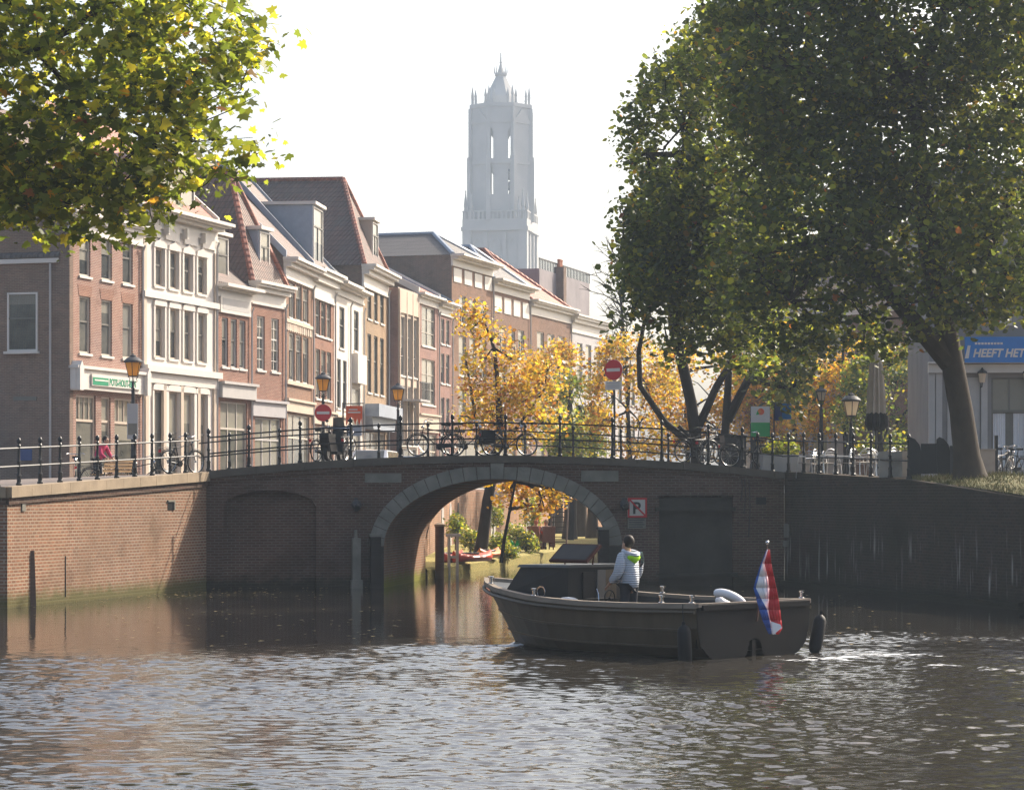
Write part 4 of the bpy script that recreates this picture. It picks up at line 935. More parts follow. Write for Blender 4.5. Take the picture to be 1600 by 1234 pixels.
# ------------------------------------------------------------------ trees: trunk, limbs, and crowns of single leaves
LOBED = np.array([(0,0),(.30,-.10),(.62,.12),(.40,.30),(.60,.62),(.26,.56),(0,1.0),(-.26,.56),(-.60,.62),(-.40,.30),(-.62,.12),(-.30,-.10)])
KITE = np.array([(0,0),(.36,.42),(0,1.0),(-.36,.42)])
HEXL = np.array([(0,0),(.40,.20),(.42,.60),(0,1.0),(-.42,.60),(-.40,.20)])
def leaf_mesh(name, P, size, palette, rng, shape, mats, flat=.5, sizevar=.5):
    """one polygon for each leaf, with its own colour"""
    n = len(P); K = len(shape)
    nr = rng.normal(size=(n,3)); nr[:,2] = np.abs(nr[:,2])*.9+flat; nr /= np.linalg.norm(nr, axis=1)[:,None]
    t = rng.normal(size=(n,3)); t[:,2] -= .7; t -= nr*np.sum(t*nr, axis=1)[:,None]; t /= np.linalg.norm(t, axis=1)[:,None]
    b_ = np.cross(nr, t); sz = size*(1+sizevar*rng.normal(size=n)).clip(.45, 1.7)
    V = P[:,None,:] + sz[:,None,None]*(shape[None,:,0,None]*b_[:,None,:] + (shape[None,:,1,None]-.4)*t[:,None,:])
    fold = np.abs(shape[:,0])[None,:,None]*nr[:,None,:]*sz[:,None,None]*rng.uniform(-.35,.15,size=n)[:,None,None]
    V = (V+fold).reshape(-1,3).astype(np.float32)
    me = bpy.data.meshes.new(name); me.vertices.add(n*K); me.vertices.foreach_set('co', V.ravel())
    me.loops.add(n*K); me.loops.foreach_set('vertex_index', np.arange(n*K, dtype=np.int32))
    me.polygons.add(n); me.polygons.foreach_set('loop_start', np.arange(0, n*K, K, dtype=np.int32))
    try: me.polygons.foreach_set('loop_total', np.full(n, K, dtype=np.int32))
    except Exception: pass
    cols = np.array([p[1] for p in palette]); w = np.array([p[0] for p in palette], float); w /= w.sum()
    c = cols[rng.choice(len(palette), n, p=w)]*(1+.28*rng.normal(size=(n,1))).clip(.4,1.9)
    at = me.attributes.new('tint', 'FLOAT_COLOR', 'FACE'); at.data.foreach_set('color', np.concatenate([c, np.ones((n,1))], 1).astype(np.float32).ravel())
    me.materials.append(mats); me.update(calc_edges=True); me.validate(); return me
def sample_blobs(blobs, n, rng, shell=.55, cuts=0, cutr=1.0):
    """points in a union of ellipsoids, more of them near the outside, with holes between the boughs"""
    B = np.array([b[:6] for b in blobs], float); vol = B[:,3]*B[:,4]*B[:,5]; k = rng.choice(len(B), n, p=vol/vol.sum())
    d = rng.normal(size=(n,3)); d /= np.linalg.norm(d, axis=1)[:,None]
    r = rng.random(n)**(1/3); r = np.where(rng.random(n) < shell, .72+.3*rng.random(n), r)
    P = B[k,:3] + d*B[k,3:6]*r[:,None]
    if cuts:
        H_ = P[rng.choice(n, cuts)]; rr = cutr*(.5+rng.random(cuts)); keep = np.ones(n, bool)
        for h_, q in zip(H_, rr): keep &= (np.sum(((P-h_)/np.array([1,1,.75]))**2, axis=1) > q*q)
        P = P[keep]
    return P
def tree(name, label, trunk, blobs, twigs, per, spread, size, palette, seed, shape=HEXL, bark='bark', mat_='leaf', group=None, cuts=0, cutr=1.0, shell=.55, limbs=None,
         twig_r=.012, nbr=2, cat='tree', base=None, subs=4, flat=.5, rmax=.22):
    rng = np.random.default_rng(seed); base = Vector(base or trunk[0][:3]); t = thing(name, label, cat, base, 0, group)
    f = MB(); f.tube([Vector(p[:3])-base for p in trunk], [p[3] for p in trunk], 12); tr = f.build('trunk', M[bark], t, 60)
    P = sample_blobs(blobs, twigs, rng, shell, cuts, cutr)
    f = MB(); T = [Vector(p[:3]) for p in trunk]
    for lm in (limbs or []): f.tube([Vector(p[:3])-base for p in lm], [p[3] for p in lm], 8); T += [Vector(p[:3]) for p in lm[1:]]
    for b_ in blobs:
        c = Vector(b_[:3]); s = min(T[len(trunk)//2:], key=lambda q: (q-c).length); ln = (c-s).length; mid = (s+c)/2+Vector((rng.normal()*.1, rng.normal()*.1, -.08+.15*rng.random()))*ln
        r0 = min(rmax, .045*ln+.03)
        if ln > .3: f.tube([s-base, (s*.45+mid*.55)-base, mid*.5+c*.5-base, c-base], [r0, r0*.75, r0*.5, r0*.28], 6)
        near = P[np.argsort(np.sum((P-np.array(c))**2, axis=1))[:max(8, len(P)//len(blobs))]]
        for q in near[rng.choice(len(near), min(len(near), subs*nbr), replace=False)]:
            e = Vector(q)
            if (e-c).length > 1.05*max(b_[3:6]): continue
            m2 = (c+e)/2+Vector(rng.normal(size=3)*.12)*(e-c).length
            f.tube([c-base, m2-base, e-base], [r0*.3+.008, r0*.18+.006, twig_r*.6], 4)
    f.build('branches', M[bark], t)
    L = np.repeat(P, per, axis=0); L = L+rng.normal(size=L.shape)*np.array([spread, spread, spread*.8])
    me = leaf_mesh('crown', L-np.array(base), size, palette, rng, shape, M[mat_], flat); link('crown', me, t); return t
def blob(px, py, rx, ry, Y, dY):  # an ellipsoid of foliage standing at depth Y
    k = Y/F; return (PX(px, Y), Y, PZ(py, Y), rx*k, dY, ry*k)

GREEN = [(5,(.046,.064,.022)),(4,(.074,.096,.028)),(2.2,(.125,.14,.034)),(.8,(.23,.22,.038)),(.12,(.30,.18,.03)),(.06,(.24,.09,.03))]
GREENL = [(4.5,(.070,.095,.022)),(4,(.125,.150,.028)),(3.0,(.22,.23,.038)),(.9,(.36,.31,.045)),(.10,(.40,.22,.04)),(.05,(.24,.10,.04))]
GOLD = [(4,(.33,.22,.035)),(2.0,(.32,.17,.03)),(2.8,(.30,.24,.045)),(.8,(.25,.12,.03)),(1.2,(.20,.20,.04)),(.8,(.24,.10,.04))]
YELL = [(5,(.42,.28,.03)),(2,(.38,.22,.03)),(2,(.22,.19,.03)),(1,(.27,.11,.03))]
YGREEN = [(3,(.09,.125,.03)),(3,(.16,.18,.04)),(1.5,(.28,.23,.04)),(1.5,(.06,.09,.025))]

# big plane tree on the right quay
Y1 = 68.0; bx_, bz_ = PX(1512, Y1), 3.25
R1 = [(PX(1517,Y1),Y1,3.0,.62),(PX(1515,Y1),Y1,3.3,.46),(PX(1511,Y1),Y1,3.8,.36),(PX(1502,Y1),Y1,5.0,.315),(PX(1488,Y1),Y1,6.3,.30),(PX(1474,Y1),Y1,7.6,.29),(PX(1455,Y1+.4),Y1+.4,9.2,.33),(PX(1440,Y1+.6),Y1+.6,11.2,.26),(PX(1430,Y1+.6),Y1+.6,13.5,.16)]
b1 = [blob(*a) for a in ((1250,110,130,150,67,3.4),(1400,70,160,130,68,4),(1560,110,130,160,68,4),(1300,320,130,130,67,3.6),(1440,330,150,140,67,3.6),(1580,330,100,150,67,3.8),(1235,470,80,75,67,2.4),
     (1350,500,90,60,67,2.4),(1450,470,60,50,66,2),(1560,465,80,42,65,2),(1500,490,40,26,66,1.5),(1585,430,60,60,65,2),(1180,400,70,100,68,2.6),(1300,-120,190,120,68,4.5),(1520,-120,190,120,68,4.5),(1180,20,80,90,69,2.5),(1195,240,75,110,70.5,2),(1205,340,70,80,70.5,2),(1185,130,70,80,70.5,2))]
tree('plane_tree', 'huge dark green plane tree with thick leaning trunk on the right quay', R1, b1, 6900, 17, .26, .135, GREEN, 21, HEXL, cuts=110, cutr=.7,
     limbs=[[(PX(1483,Y1),Y1,6.3,.3),(PX(1400,67.5),67.5,7.9,.22),(PX(1320,67),67,9.5,.15)],[(PX(1470,Y1),Y1,7.6,.28),(PX(1540,67.5),67.5,9.3,.2),(PX(1590,67),67,11,.13)]], base=(PX(1512,Y1),Y1,3.0))
# the second plane tree, behind the far end of the bridge: forked dark trunk
Y2 = 89.5
R2 = [(PX(1092,Y2),Y2,3.2,.36),(PX(1090,Y2),Y2,3.7,.25),(PX(1088,Y2),Y2,4.6,.21),(PX(1080,Y2),Y2,6.0,.20),(PX(1066,Y2),Y2,7.4,.19),(PX(1052,Y2-1),Y2-1,8.6,.18),(PX(1050,Y2-5),Y2-5,10.5,.17),(PX(1070,Y2-9),Y2-9,13.5,.15),(PX(1090,Y2-10),Y2-10,15.5,.08)]
b2 = [blob(*a) for a in ((1065,200,92,110,78.5,3.5),(1050,325,78.5,100,78.5,3.5),(1025,445,72,65,78.5,3),(1120,470,78.5,75,78,3),(1120,100,70,100,78.5,3.5),(1150,290,100,130,78.5,4),(1165,540,55,40,78,2.2),(1010,240,45,60,78.5,2),(1000,400,40,60,78.5,2),(985,500,34,26,78.5,1.6),(1060,545,45,28,78,2))]
tree('plane_tree', 'dark plane tree with forked slanting trunk behind the right end of the bridge', R2, b2, 4500, 15, .25, .14, GREEN, 22, HEXL, bark='darkbark', cuts=140, cutr=.7,
     limbs=[[(PX(1090,Y2),Y2,4.4,.15),(PX(1040,Y2),Y2,5.3,.12),(PX(1000,Y2),Y2,6.6,.10),(PX(998,Y2),Y2,7.8,.09),(PX(1010,Y2),Y2,9.2,.05)],
            [(PX(1088,Y2),Y2,5.0,.15),(PX(1120,Y2),Y2,6.6,.13),(PX(1150,Y2),Y2,7.7,.11),(PX(1185,Y2),Y2,8.6,.10)]], base=(PX(1092,Y2),Y2,3.2))
Y3 = 97.0
R3 = [(PX(1130,Y3),Y3,3.2,.24),(PX(1131,Y3),Y3,4.4,.17),(PX(1136,Y3),Y3,6.2,.15),(PX(1140,Y3),Y3,8.0,.12),(PX(1136,Y3),Y3,10,.10)]
tree('street_tree', 'slimmer dark tree with spreading limbs between plane tree and green sign', R3, [blob(*a) for a in ((1215,575,45,60,96,2),(1180,480,60,50,96,2.5),(1150,430,60,60,97,2.5),(1255,540,45,40,95,2),(1240,610,30,40,94,1.5))], 620, 11, .28, .17, GREEN, 23, bark='darkbark',
     limbs=[[(PX(1136,Y3),Y3,5.6,.2),(PX(1170,Y3),Y3,7.2,.15),(PX(1200,Y3),Y3,9.2,.10)],[(PX(1132,Y3),Y3,5.0,.18),(PX(1090,Y3),Y3,4.7,.12),(PX(1060,Y3),Y3,5.4,.08)]], base=(PX(1130,Y3),Y3,3.2))
# tree outside the left edge whose bough hangs into the picture
Y4 = 42.0
R4 = [(-15.2,Y4,2.9,.55),(-15.0,Y4,4.5,.42),(-14.6,Y4,7,.36),(-14.0,Y4,9.5,.28),(-13.4,Y4,12.5,.18)]
b4 = [blob(*a) for a in ((60,70,140,110,42,2.2),(220,40,110,95,42,2.0),(330,30,70,75,42,1.6),(50,230,110,95,42,2.0),(190,215,105,90,41.5,1.8),(320,150,75,70,42,1.5),(280,255,70,45,42,1.2),(110,320,75,40,41.5,1.2),(355,225,34,55,42,1.0),(210,340,45,34,42,.9),
     (150,330,60,45,41.5,1.0),(240,310,50,40,41.5,1.0),(20,300,60,50,41.5,1.2),(230,130,110,90,41.5,1.8),(370,80,45,60,42,1.0),(400,150,18,40,42,.5),(395,215,22,36,42,.6),(250,350,30,28,42,.6),(90,370,30,18,42,.6),(245,368,20,20,42,.5),(105,378,24,16,42,.5),(372,282,18,16,42,.4),(300,300,34,26,42,.6),(405,25,26,26,42,.6),(420,45,20,20,42,.4),(378,130,28,45,42,.7),(25,310,50,45,42,1.2),(365,270,18,26,42,.6),(-120,60,120,200,42,2.5),(-120,-150,250,120,42,3),(200,-130,150,90,42,2.4))]
tree('plane_tree', 'plane tree bough with sunlit yellow green leaves hanging in at upper left', R4, b4, 3300, 9, .21, .13, GREENL, 24, LOBED, bark='darkbark', cuts=120, cutr=.5, shell=.4, rmax=.018, nbr=1, subs=2, twig_r=.006,
     limbs=[[(-14.2,Y4,8.8,.24),(-11.5,Y4,9.6,.17),(-8.3,Y4,9.9,.11),(PX(110,Y4),Y4,PZ(45,Y4),.075),(PX(170,Y4),Y4,PZ(5,Y4),.05),(PX(240,Y4),Y4,PZ(-30,Y4),.03)],[(-8.3,Y4,9.9,.09),(PX(40,Y4),Y4,PZ(60,Y4),.06),(PX(120,Y4),Y4,PZ(150,Y4),.04),(PX(230,Y4),Y4,PZ(220,Y4),.02)]], base=(-15.2,Y4,2.95))
# golden tree on the wharf, seen over and under the bridge
Y5 = 103.0
R5 = [(PX(750,Y5),Y5,.35,.30),(PX(755,Y5),Y5,1.2,.24),(PX(762,Y5),Y5,2.6,.22),(PX(770,Y5),Y5,3.6,.19),(PX(781,Y5),Y5,5.6,.15),(PX(778,Y5),Y5,7.2,.11),(PX(772,Y5),Y5,8.7,.07),(PX(755,Y5),Y5,9.9,.03)]
b5 = [blob(*a) for a in ((745,492,34,22,103,1.0),(735,515,22,18,103,.8),(770,520,30,28,103,1.0),(760,560,40,24,103,1.2),(800,560,32,28,103,1.2),(790,610,60,28,103,1.6),(740,600,26,30,103,1.0),(830,620,45,40,103,1.5),(855,580,28,30,103,1.2),(770,650,60,22,103,1.6),(735,660,28,24,103,1),(850,660,40,28,103,1.4),
     (790,690,46,16,102,1.2),(715,650,14,16,103,.6))]
tree('golden_tree', 'golden autumn tree rising behind the bridge, trunk seen through the arch', R5, b5, 1000, 8, .24, .12, GOLD, 25, HEXL, bark='darkbark', mat_='gleaf', cuts=18, cutr=.6, shell=.3,
     limbs=[[(PX(772,Y5),Y5,4.2,.10),(PX(745,Y5),Y5,5.6,.07),(PX(728,Y5),Y5,8.2,.04)],[(PX(778,Y5),Y5,4.5,.1),(PX(810,Y5),Y5,5.6,.07),(PX(850,Y5),Y5,7.0,.035)],[(PX(772,Y5),Y5,3.9,.09),(PX(752,Y5),Y5,5.4,.06),(PX(740,Y5),Y5,5.9,.04),(PX(715,Y5),Y5,6.0,.02)]], base=(PX(750,Y5),Y5,.38), nbr=1, rmax=.06, twig_r=.008)
Y6 = 92.0
tree('young_tree', 'thin leaning tree with yellow leaves under the arch', [(PX(783,Y6),Y6,.36,.075),(PX(788,Y6),Y6,1.2,.06),(PX(797,Y6),Y6,2.3,.05),(PX(806,Y6),Y6,3.3,.035)],
     [blob(*a) for a in ((800,772,34,22,93,.9),(845,775,36,26,93,.9),(825,790,26,18,93,.8),(872,768,22,22,93,.7),(800,745,40,16,93,1))], 260, 9, .14, .11, YELL, 26, HEXL, bark='darkbark', mat_='gleaf', cuts=8, cutr=.35, base=(PX(783,Y6),Y6,.38))
for i, (px, Y, zb, trunkh, bl, pal, lab) in enumerate((
    (985, 132, .45, 9.0, ((1000,695,70,18),(985,560,50,40),(1010,600,55,45),(960,620,40,40),(1000,660,60,35),(940,590,25,30),(945,655,30,30)), GOLD, 'orange autumn tree behind the far no entry sign'),
    (1075, 138, .5, 9.0, ((1080,695,80,20),(1060,590,60,50),(1110,620,55,45),(1070,660,60,30),(1140,570,40,35),(1120,670,50,25)), YELL, 'yellow autumn tree behind the forked dark trunk'),
    (1175, 135, 3.2, 7.5, ((1175,600,45,40),(1200,650,35,30),(1185,560,35,30),(1150,640,40,30)), YELL, 'bright yellow tree left of the green and white sign'),
    (1320, 130, 3.2, 8.0, ((1310,650,50,30),(1265,640,40,40),(1320,590,50,35),(1300,560,40,35),(1350,565,40,35),(1335,630,45,30),(1420,560,35,40)), YELL, 'yellow tree behind the pale street lamp on the right quay'),
    (890, 135, .45, 6.5, ((890,620,32,34),(915,650,32,34),(880,665,36,24),(900,690,44,20)), YGREEN, 'yellow green tree between the golden and the orange tree'),
    (860, 150, .5, 8.0, ((850,585,30,34),(880,560,22,26),(875,615,26,26)), GOLD, 'rust coloured tree half behind the golden tree'),
    (1372, 115, 3.2, 8.0, ((1370,600,50,45),(1350,650,45,30),(1395,570,45,35),(1380,690,50,16)), YGREEN, 'green yellow tree behind the folded parasol'),
    (1240, 140, 3.2, 8.0, ((1240,640,50,40),(1255,590,45,40),(1225,680,50,25)), GOLD, 'amber tree behind the dark slim lamp'),
    (1425, 125, 3.2, 7.0, ((1400,660,60,36),(1425,640,40,36),(1400,600,34,34),(1450,600,40,40),(1440,680,34,20)), YGREEN, 'green and yellow bush tree left of the leaning trunk'))):
    tree('autumn_tree', lab, [(PX(px,Y),Y,zb,.24),(PX(px+3,Y),Y,zb+1.5,.17),(PX(px,Y),Y,zb+4,.13),(PX(px-4,Y),Y,zb+trunkh*.75,.09),(PX(px,Y),Y,zb+trunkh,.05)], [blob(a[0],a[1],a[2],a[3],Y,1.7) for a in bl], 1900, 9, .28, .135, pal, 40+i, HEXL,
         bark='darkbark', mat_='gleaf', group='autumn trees beyond the bridge', cuts=30, cutr=.8, shell=.35, base=(PX(px,Y),Y,zb))
# bare twigs of a leafless tree at the left of the big crown
Y7 = 137.0; rng = np.random.default_rng(3)
bt_ = thing('bare_tree', 'leafless tree with fine bare twigs left of the dark plane crown', 'tree', (PX(985,Y7),Y7,.46)); f = MB(); b0 = Vector((PX(985,Y7),Y7,.46))
f.tube([Vector((PX(x,Y7),Y7,PZ(y,Y7)))-b0 for x, y in ((985,852),(982,700),(978,560),(970,470),(962,420))], [.12,.10,.08,.07,.05], 8); f.build('trunk', M['darkbark'], bt_)
f = MB()
for k in range(26):
    t = rng.random(); p = Vector((PX(975+8*(1-t),Y7),Y7,PZ(420+170*t,Y7))); a = R(95+65*rng.random()) if rng.random() < .8 else R(60*rng.random()+30); ln = 1.2+1.8*rng.random(); q = p
    pts_ = [p]
    for s in range(4): a += rng.normal()*.22; q = q+Vector((math.cos(a), rng.normal()*.3, math.sin(a)))*ln/4; pts_.append(q)
    f.tube([x-b0 for x in pts_], [.045,.035,.026,.018,.008], 4)
    for s in (1,2,3):
        for m_ in range(2):
            a2 = a+rng.normal()*.7; e = pts_[s]+Vector((math.cos(a2), rng.normal()*.3, math.sin(a2)))*(.4+.5*rng.random()); f.tube([pts_[s]-b0, (pts_[s]+e)/2+Vector((0,0,.05))-b0, e-b0], [.02,.014,.006], 4)
f.build('twigs', M['darkbark'], bt_)
# bare trunks far back under the arch
for i, (px, Y, r, lab) in enumerate(((890,140,.34,'pale tree trunk beyond the lawn, nearest the ladder'),(905,148,.42,'grey tree trunk between two others far under the arch'),(925,143,.30,'grey tree trunk near the right edge of the arch opening'),(872,158,.28,'thin distant tree trunk seen through the arch behind the ladder'))):
    tree('distant_tree', lab, [(PX(px,Y),Y,.4,r*1.3),(PX(px+1,Y),Y,1.6,r),(PX(px+2,Y),Y,4.5,r*.8),(PX(px,Y),Y,8,r*.4)], [blob(px,660,26,26,Y,1.2),blob(px+8,700,30,18,Y,1.2)], 120, 8, .25, .16, YGREEN, 60+i, KITE, bark='bark', mat_='gleaf', group='trees of the far wharf', base=(PX(px,Y),Y,.4))
# garden plants on the wharf
for i, (px, py, rx, ry, Y, pal, lab) in enumerate((
    (735,842,17,18,106,YGREEN,'flowering green shrub left of the golden tree trunk'),(712,820,12,16,110,YGREEN,'dark leafy shrub beside the white wooden frame'),(780,848,15,14,104,YGREEN,'low green shrub right of the golden tree trunk'),
    (805,835,16,18,108,YGREEN,'pale yellow green shrub in the wharf garden'),(822,845,16,14,108,YGREEN,'dark bushy plant beside the seated people'),(770,800,14,22,118,YGREEN,'tall climbing plant against the cellar wall'),(830,800,14,24,120,YGREEN,'tall green shrub behind the seated people'),(795,862,12,7,100,YGREEN,'small leafy plant at the lawn edge'))):
    z = max(.42, PZ(py+ry, Y)); tree('garden_shrub', lab, [(PX(px,Y),Y,.42,.05),(PX(px,Y),Y,.9,.03),(PX(px+2,Y),Y,PZ(py,Y),.015)], [blob(px,py,rx,ry,Y,.6),blob(px+rx*.5,py+ry*.4,rx*.6,ry*.6,Y,.5)], 170, 8, .10, .10, pal+[(.8,(.6,.5,.45))] if i in (0,3) else pal, 80+i, KITE, bark='darkbark', mat_='gleaf', group='garden shrubs on the wharf', cat='shrub', base=(PX(px,Y),Y,.42))
# ------------------------------------------------------------------ people
DG = None
def skin_mesh(name, V, E, Rr, mats, root=0, sub=2):
    me = bpy.data.meshes.new('tmp'); me.from_pydata([tuple(v) for v in V], E, []); o = bpy.data.objects.new('tmp', me); COL.objects.link(o)
    o.modifiers.new('s', 'SKIN'); 
    for i, r in enumerate(Rr): 
        d = me.skin_vertices[0].data[i]; d.radius = (r, r) if not isinstance(r, tuple) else r; d.use_root = (i == root)
    md = o.modifiers.new('u', 'SUBSURF'); md.levels = sub; md.render_levels = sub
    dg = bpy.context.evaluated_depsgraph_get(); ev = o.evaluated_get(dg); out = bpy.data.meshes.new_from_object(ev); out.name = name
    bpy.data.objects.remove(o); bpy.data.meshes.remove(me)
    out.materials.clear(); out.materials.append(mats); out.polygons.foreach_set('use_smooth', [True]*len(out.polygons)); return out
POSES = {
 'stand': dict(pelvis=(0,0,.95), waist=(0,0,1.10), chest=(.01,0,1.30), neck=(.02,0,1.47), head=(.045,0,1.60), crown=(.03,0,1.72), shL=(0,.17,1.41), shR=(0,-.17,1.41), elL=(.02,.25,1.14), elR=(.02,-.26,1.14), wrL=(.22,.23,.98), wrR=(.18,-.20,.97),
   hipL=(0,.09,.90), hipR=(0,-.09,.90), knL=(.03,.10,.50), knR=(.03,-.11,.50), anL=(-.01,.11,.09), anR=(-.01,-.12,.09), toL=(.17,.13,.035), toR=(.17,-.14,.035)),
 'lean': dict(pelvis=(0,0,.93), waist=(.05,0,1.06), chest=(.14,0,1.22), neck=(.25,0,1.36), head=(.33,0,1.46), crown=(.33,0,1.58), shL=(.20,.17,1.31), shR=(.20,-.17,1.31), elL=(.30,.24,1.06), elR=(.30,-.24,1.06), wrL=(.46,.18,.94), wrR=(.46,-.18,.94),
   hipL=(0,.09,.88), hipR=(0,-.09,.88), knL=(.05,.10,.49), knR=(.02,-.11,.49), anL=(-.02,.11,.09), anR=(-.06,-.12,.09), toL=(.16,.13,.035), toR=(.12,-.14,.035)),
 'sit': dict(pelvis=(0,0,.50), waist=(-.04,0,.64), chest=(-.06,0,.83), neck=(-.04,0,1.0), head=(0,0,1.12), crown=(-.01,0,1.24), shL=(-.05,.17,.94), shR=(-.05,-.17,.94), elL=(.05,.25,.70), elR=(.05,-.25,.70), wrL=(.26,.16,.62), wrR=(.26,-.16,.62),
   hipL=(.02,.09,.49), hipR=(.02,-.09,.49), knL=(.42,.11,.50), knR=(.42,-.11,.50), anL=(.44,.11,.09), anR=(.40,-.12,.09), toL=(.60,.12,.035), toR=(.56,-.13,.035))}
def person(label, loc, rz, pose, top, legs, hair, scale=1.0, skin='skin', jacket_thick=.03, hoodm=None):
    J = {k: Vector(v) for k, v in POSES[pose].items()}
    V = []; Rr = []; E = []; I = {}
    def add(k, p, r, par=None):
        I[k] = len(V); V.append(Vector(p)); Rr.append(r)
        if par is not None: E.append((I[par], I[k]))
    add('pelvis', J['pelvis'], (.15,.115)); add('waist', J['waist'], (.135,.105), 'pelvis'); add('chest', J['chest'], (.165,.12), 'waist'); add('neck', J['neck'], .058, 'chest')
    hd = (J['crown']-J['head']); add('jaw', J['head']-hd*.35+Vector((.02,0,0)), .072, 'neck'); add('head', J['head']+hd*.25, (.082,.098), 'jaw'); add('crown', J['crown']+hd*.05, .068, 'head')
    for s in 'LR':
        sg = 1 if s == 'L' else -1
        add('sh'+s, J['sh'+s], .062, 'chest'); add('el'+s, J['el'+s], .043, 'sh'+s); add('wr'+s, J['wr'+s], .029, 'el'+s)
        d = (J['wr'+s]-J['el'+s]).normalized(); d = (d+Vector((.25,0,-.25))).normalized(); sd = Vector((-.3*d.z, -sg*.9, .2)).normalized(); sd = (sd-d*sd.dot(d)).normalized()
        pc = J['wr'+s]+d*.075; add('pa'+s, pc, (.036,.02), 'wr'+s)
        for q, (off, ln) in enumerate(((.032,.068),(.011,.078),(-.011,.072),(-.031,.056))):
            b0 = pc+sd*off+d*.02; k1 = b0+d*ln*.5; k2 = k1+(d*.5+Vector((.0,0,-.75))).normalized()*ln*.5
            add('f%s%da' % (s,q), b0, .010, 'pa'+s); add('f%s%db' % (s,q), k1, .0095, 'f%s%da' % (s,q)); add('f%s%dc' % (s,q), k2, .008, 'f%s%db' % (s,q))
        tb = J['wr'+s]+d*.035+sd*.03; add('t%sa' % s, tb, .012, 'wr'+s); add('t%sb' % s, tb+(sd*.7+d*.6).normalized()*.05, .010, 't%sa' % s)
        add('hip'+s, J['hip'+s], .092, 'pelvis'); add('kn'+s, J['kn'+s], .056, 'hip'+s); add('an'+s, J['an'+s], .040, 'kn'+s); add('to'+s, J['to'+s], .034, 'an'+s)
    t = link('person', skin_mesh('person', V, E, Rr, M[skin])); t.location = loc; t.rotation_euler = (0,0,rz); t.scale = (scale,)*3; tag(t, label, 'person')
    hc = J['head']+hd*.35
    f = MB(); f.ball(tuple(hc+Vector((.088,0,-.03))), (.022,.014,.022), 6, 4)
    for sg in (-1, 1): f.ball(tuple(hc+Vector((-.005,sg*.088,-.02))), (.022,.012,.034), 6, 4)
    f.build('nose_and_ears', M[skin], t, 60)
    f = MB()
    for sg in (-1, 1): f.ball(tuple(hc+Vector((.083,sg*.034,.01))), (.012,.012,.009), 6, 4)
    f.box(hc.x+.084, hc.x+.092, -.024, .024, hc.z-.078, hc.z-.070); f.build('eyes_and_mouth', M['hair'], t)
    f = MB(); f.ball(tuple(hc+Vector((-.028,0,.032))), (.105,.098,.112), 14, 9); f.v = [(x, y, z) if not (x > hc.x+.035 and z < hc.z+.055) else (hc.x+.03, y*.9, max(z, hc.z+.04)) for x, y, z in f.v]
    f.v = [(x, y, max(z, hc.z-.085)) for x, y, z in f.v]; f.build('hair', M[hair], t, 60)
    a = jacket_thick
    V2 = []; R2 = []; E2 = []; I2 = {}
    def ad(k, p, r, par=None):
        I2[k] = len(V2); V2.append(Vector(p)); R2.append(r)
        if par is not None: E2.append((I2[par], I2[k]))
    ad('hem', J['pelvis']+(Vector((0,0,-.11)) if pose != 'sit' else Vector((0,0,.03))), (.155+a,.125+a)); ad('waist', J['waist'], (.145+a,.115+a), 'hem'); ad('chest', J['chest'], (.165+a,.125+a), 'waist'); ad('col', J['neck']-(J['neck']-J['chest'])*.12, (.075+a*.5,.07+a*.5), 'chest')
    for s in 'LR': ad('s'+s, J['sh'+s], .066+a, 'chest'); ad('e'+s, J['el'+s], .050+a*.8, 's'+s); ad('w'+s, J['el'+s]+(J['wr'+s]-J['el'+s])*.93, .038+a*.6, 'e'+s)
    link('jacket', skin_mesh('jacket', V2, E2, R2, M[top]), t)
    V3 = [J['pelvis']+Vector((0,0,.07))]; R3 = [(.152,.122)]; E3 = []
    for s in 'LR':
        n = len(V3); V3 += [J['hip'+s], J['kn'+s], J['an'+s]+Vector((0,0,.02))]; R3 += [.102, .070, .056]; E3 += [(0,n),(n,n+1),(n+1,n+2)]
    link('trousers', skin_mesh('trousers', V3, E3, R3, M[legs]), t)
    for s in 'LR':
        f = MB(); an, to = J['an'+s], J['to'+s]; f.hexa([(an.x-.07,an.y-.045,0),(to.x+.06,to.y-.045,0),(to.x+.06,to.y+.045,0),(an.x-.07,an.y+.045,0)], [(an.x-.06,an.y-.04,.11),(to.x+.03,to.y-.035,.05),(to.x+.03,to.y+.035,.05),(an.x-.06,an.y+.04,.11)]); f.build('shoe', M['black'], t, 50)
    if hoodm:
        n = J['neck']; f = MB(); f.ball((n.x-.125,0,n.z-.07), (.075,.145,.10), 14, 8); f.v = [(x-.02*(n.z-z), y*(1-.9*max(0,n.z-.07-z)/.12), z) for x, y, z in f.v]; f.build('hood_lining', M[hoodm], t, 70)
        f = MB(); f.torus((n.x-.055,0,n.z+.0), .115, .042, 'z', 18, 8); f.v = [(x, y*1.05, z+.25*(x-n.x)+.03) for x, y, z in f.v]; f.build('hood', M[top], t, 70)
    return t
m, nt, b = newmat('quilted jacket'); co = objco(nt); sp = nd(nt, 'ShaderNodeSeparateXYZ', {0: co})
sn = nd(nt, 'ShaderNodeMath', {0: nd(nt, 'ShaderNodeMath', {0: sp.outputs[2], 1: 2*math.pi/.075}, operation='MULTIPLY').outputs[0]}, operation='SINE').outputs[0]
ab = nd(nt, 'ShaderNodeMath', {0: sn}, operation='ABSOLUTE').outputs[0]; hn = nd(nt, 'ShaderNodeMath', {0: ab, 1: noise(nt, co, 9, 4)}, operation='ADD').outputs[0]
bp = nd(nt, 'ShaderNodeBump', {'Strength': .6, 'Distance': .02, 'Height': hn}); nt.links.new(bp.outputs[0], b.inputs['Normal'])
nt.links.new(mixc(nt, noise(nt, co, 5, 4), (.36,.39,.44), (.56,.60,.66)), b.inputs['Base Color']); b.inputs['Roughness'].default_value = .5; M['jacket'] = m

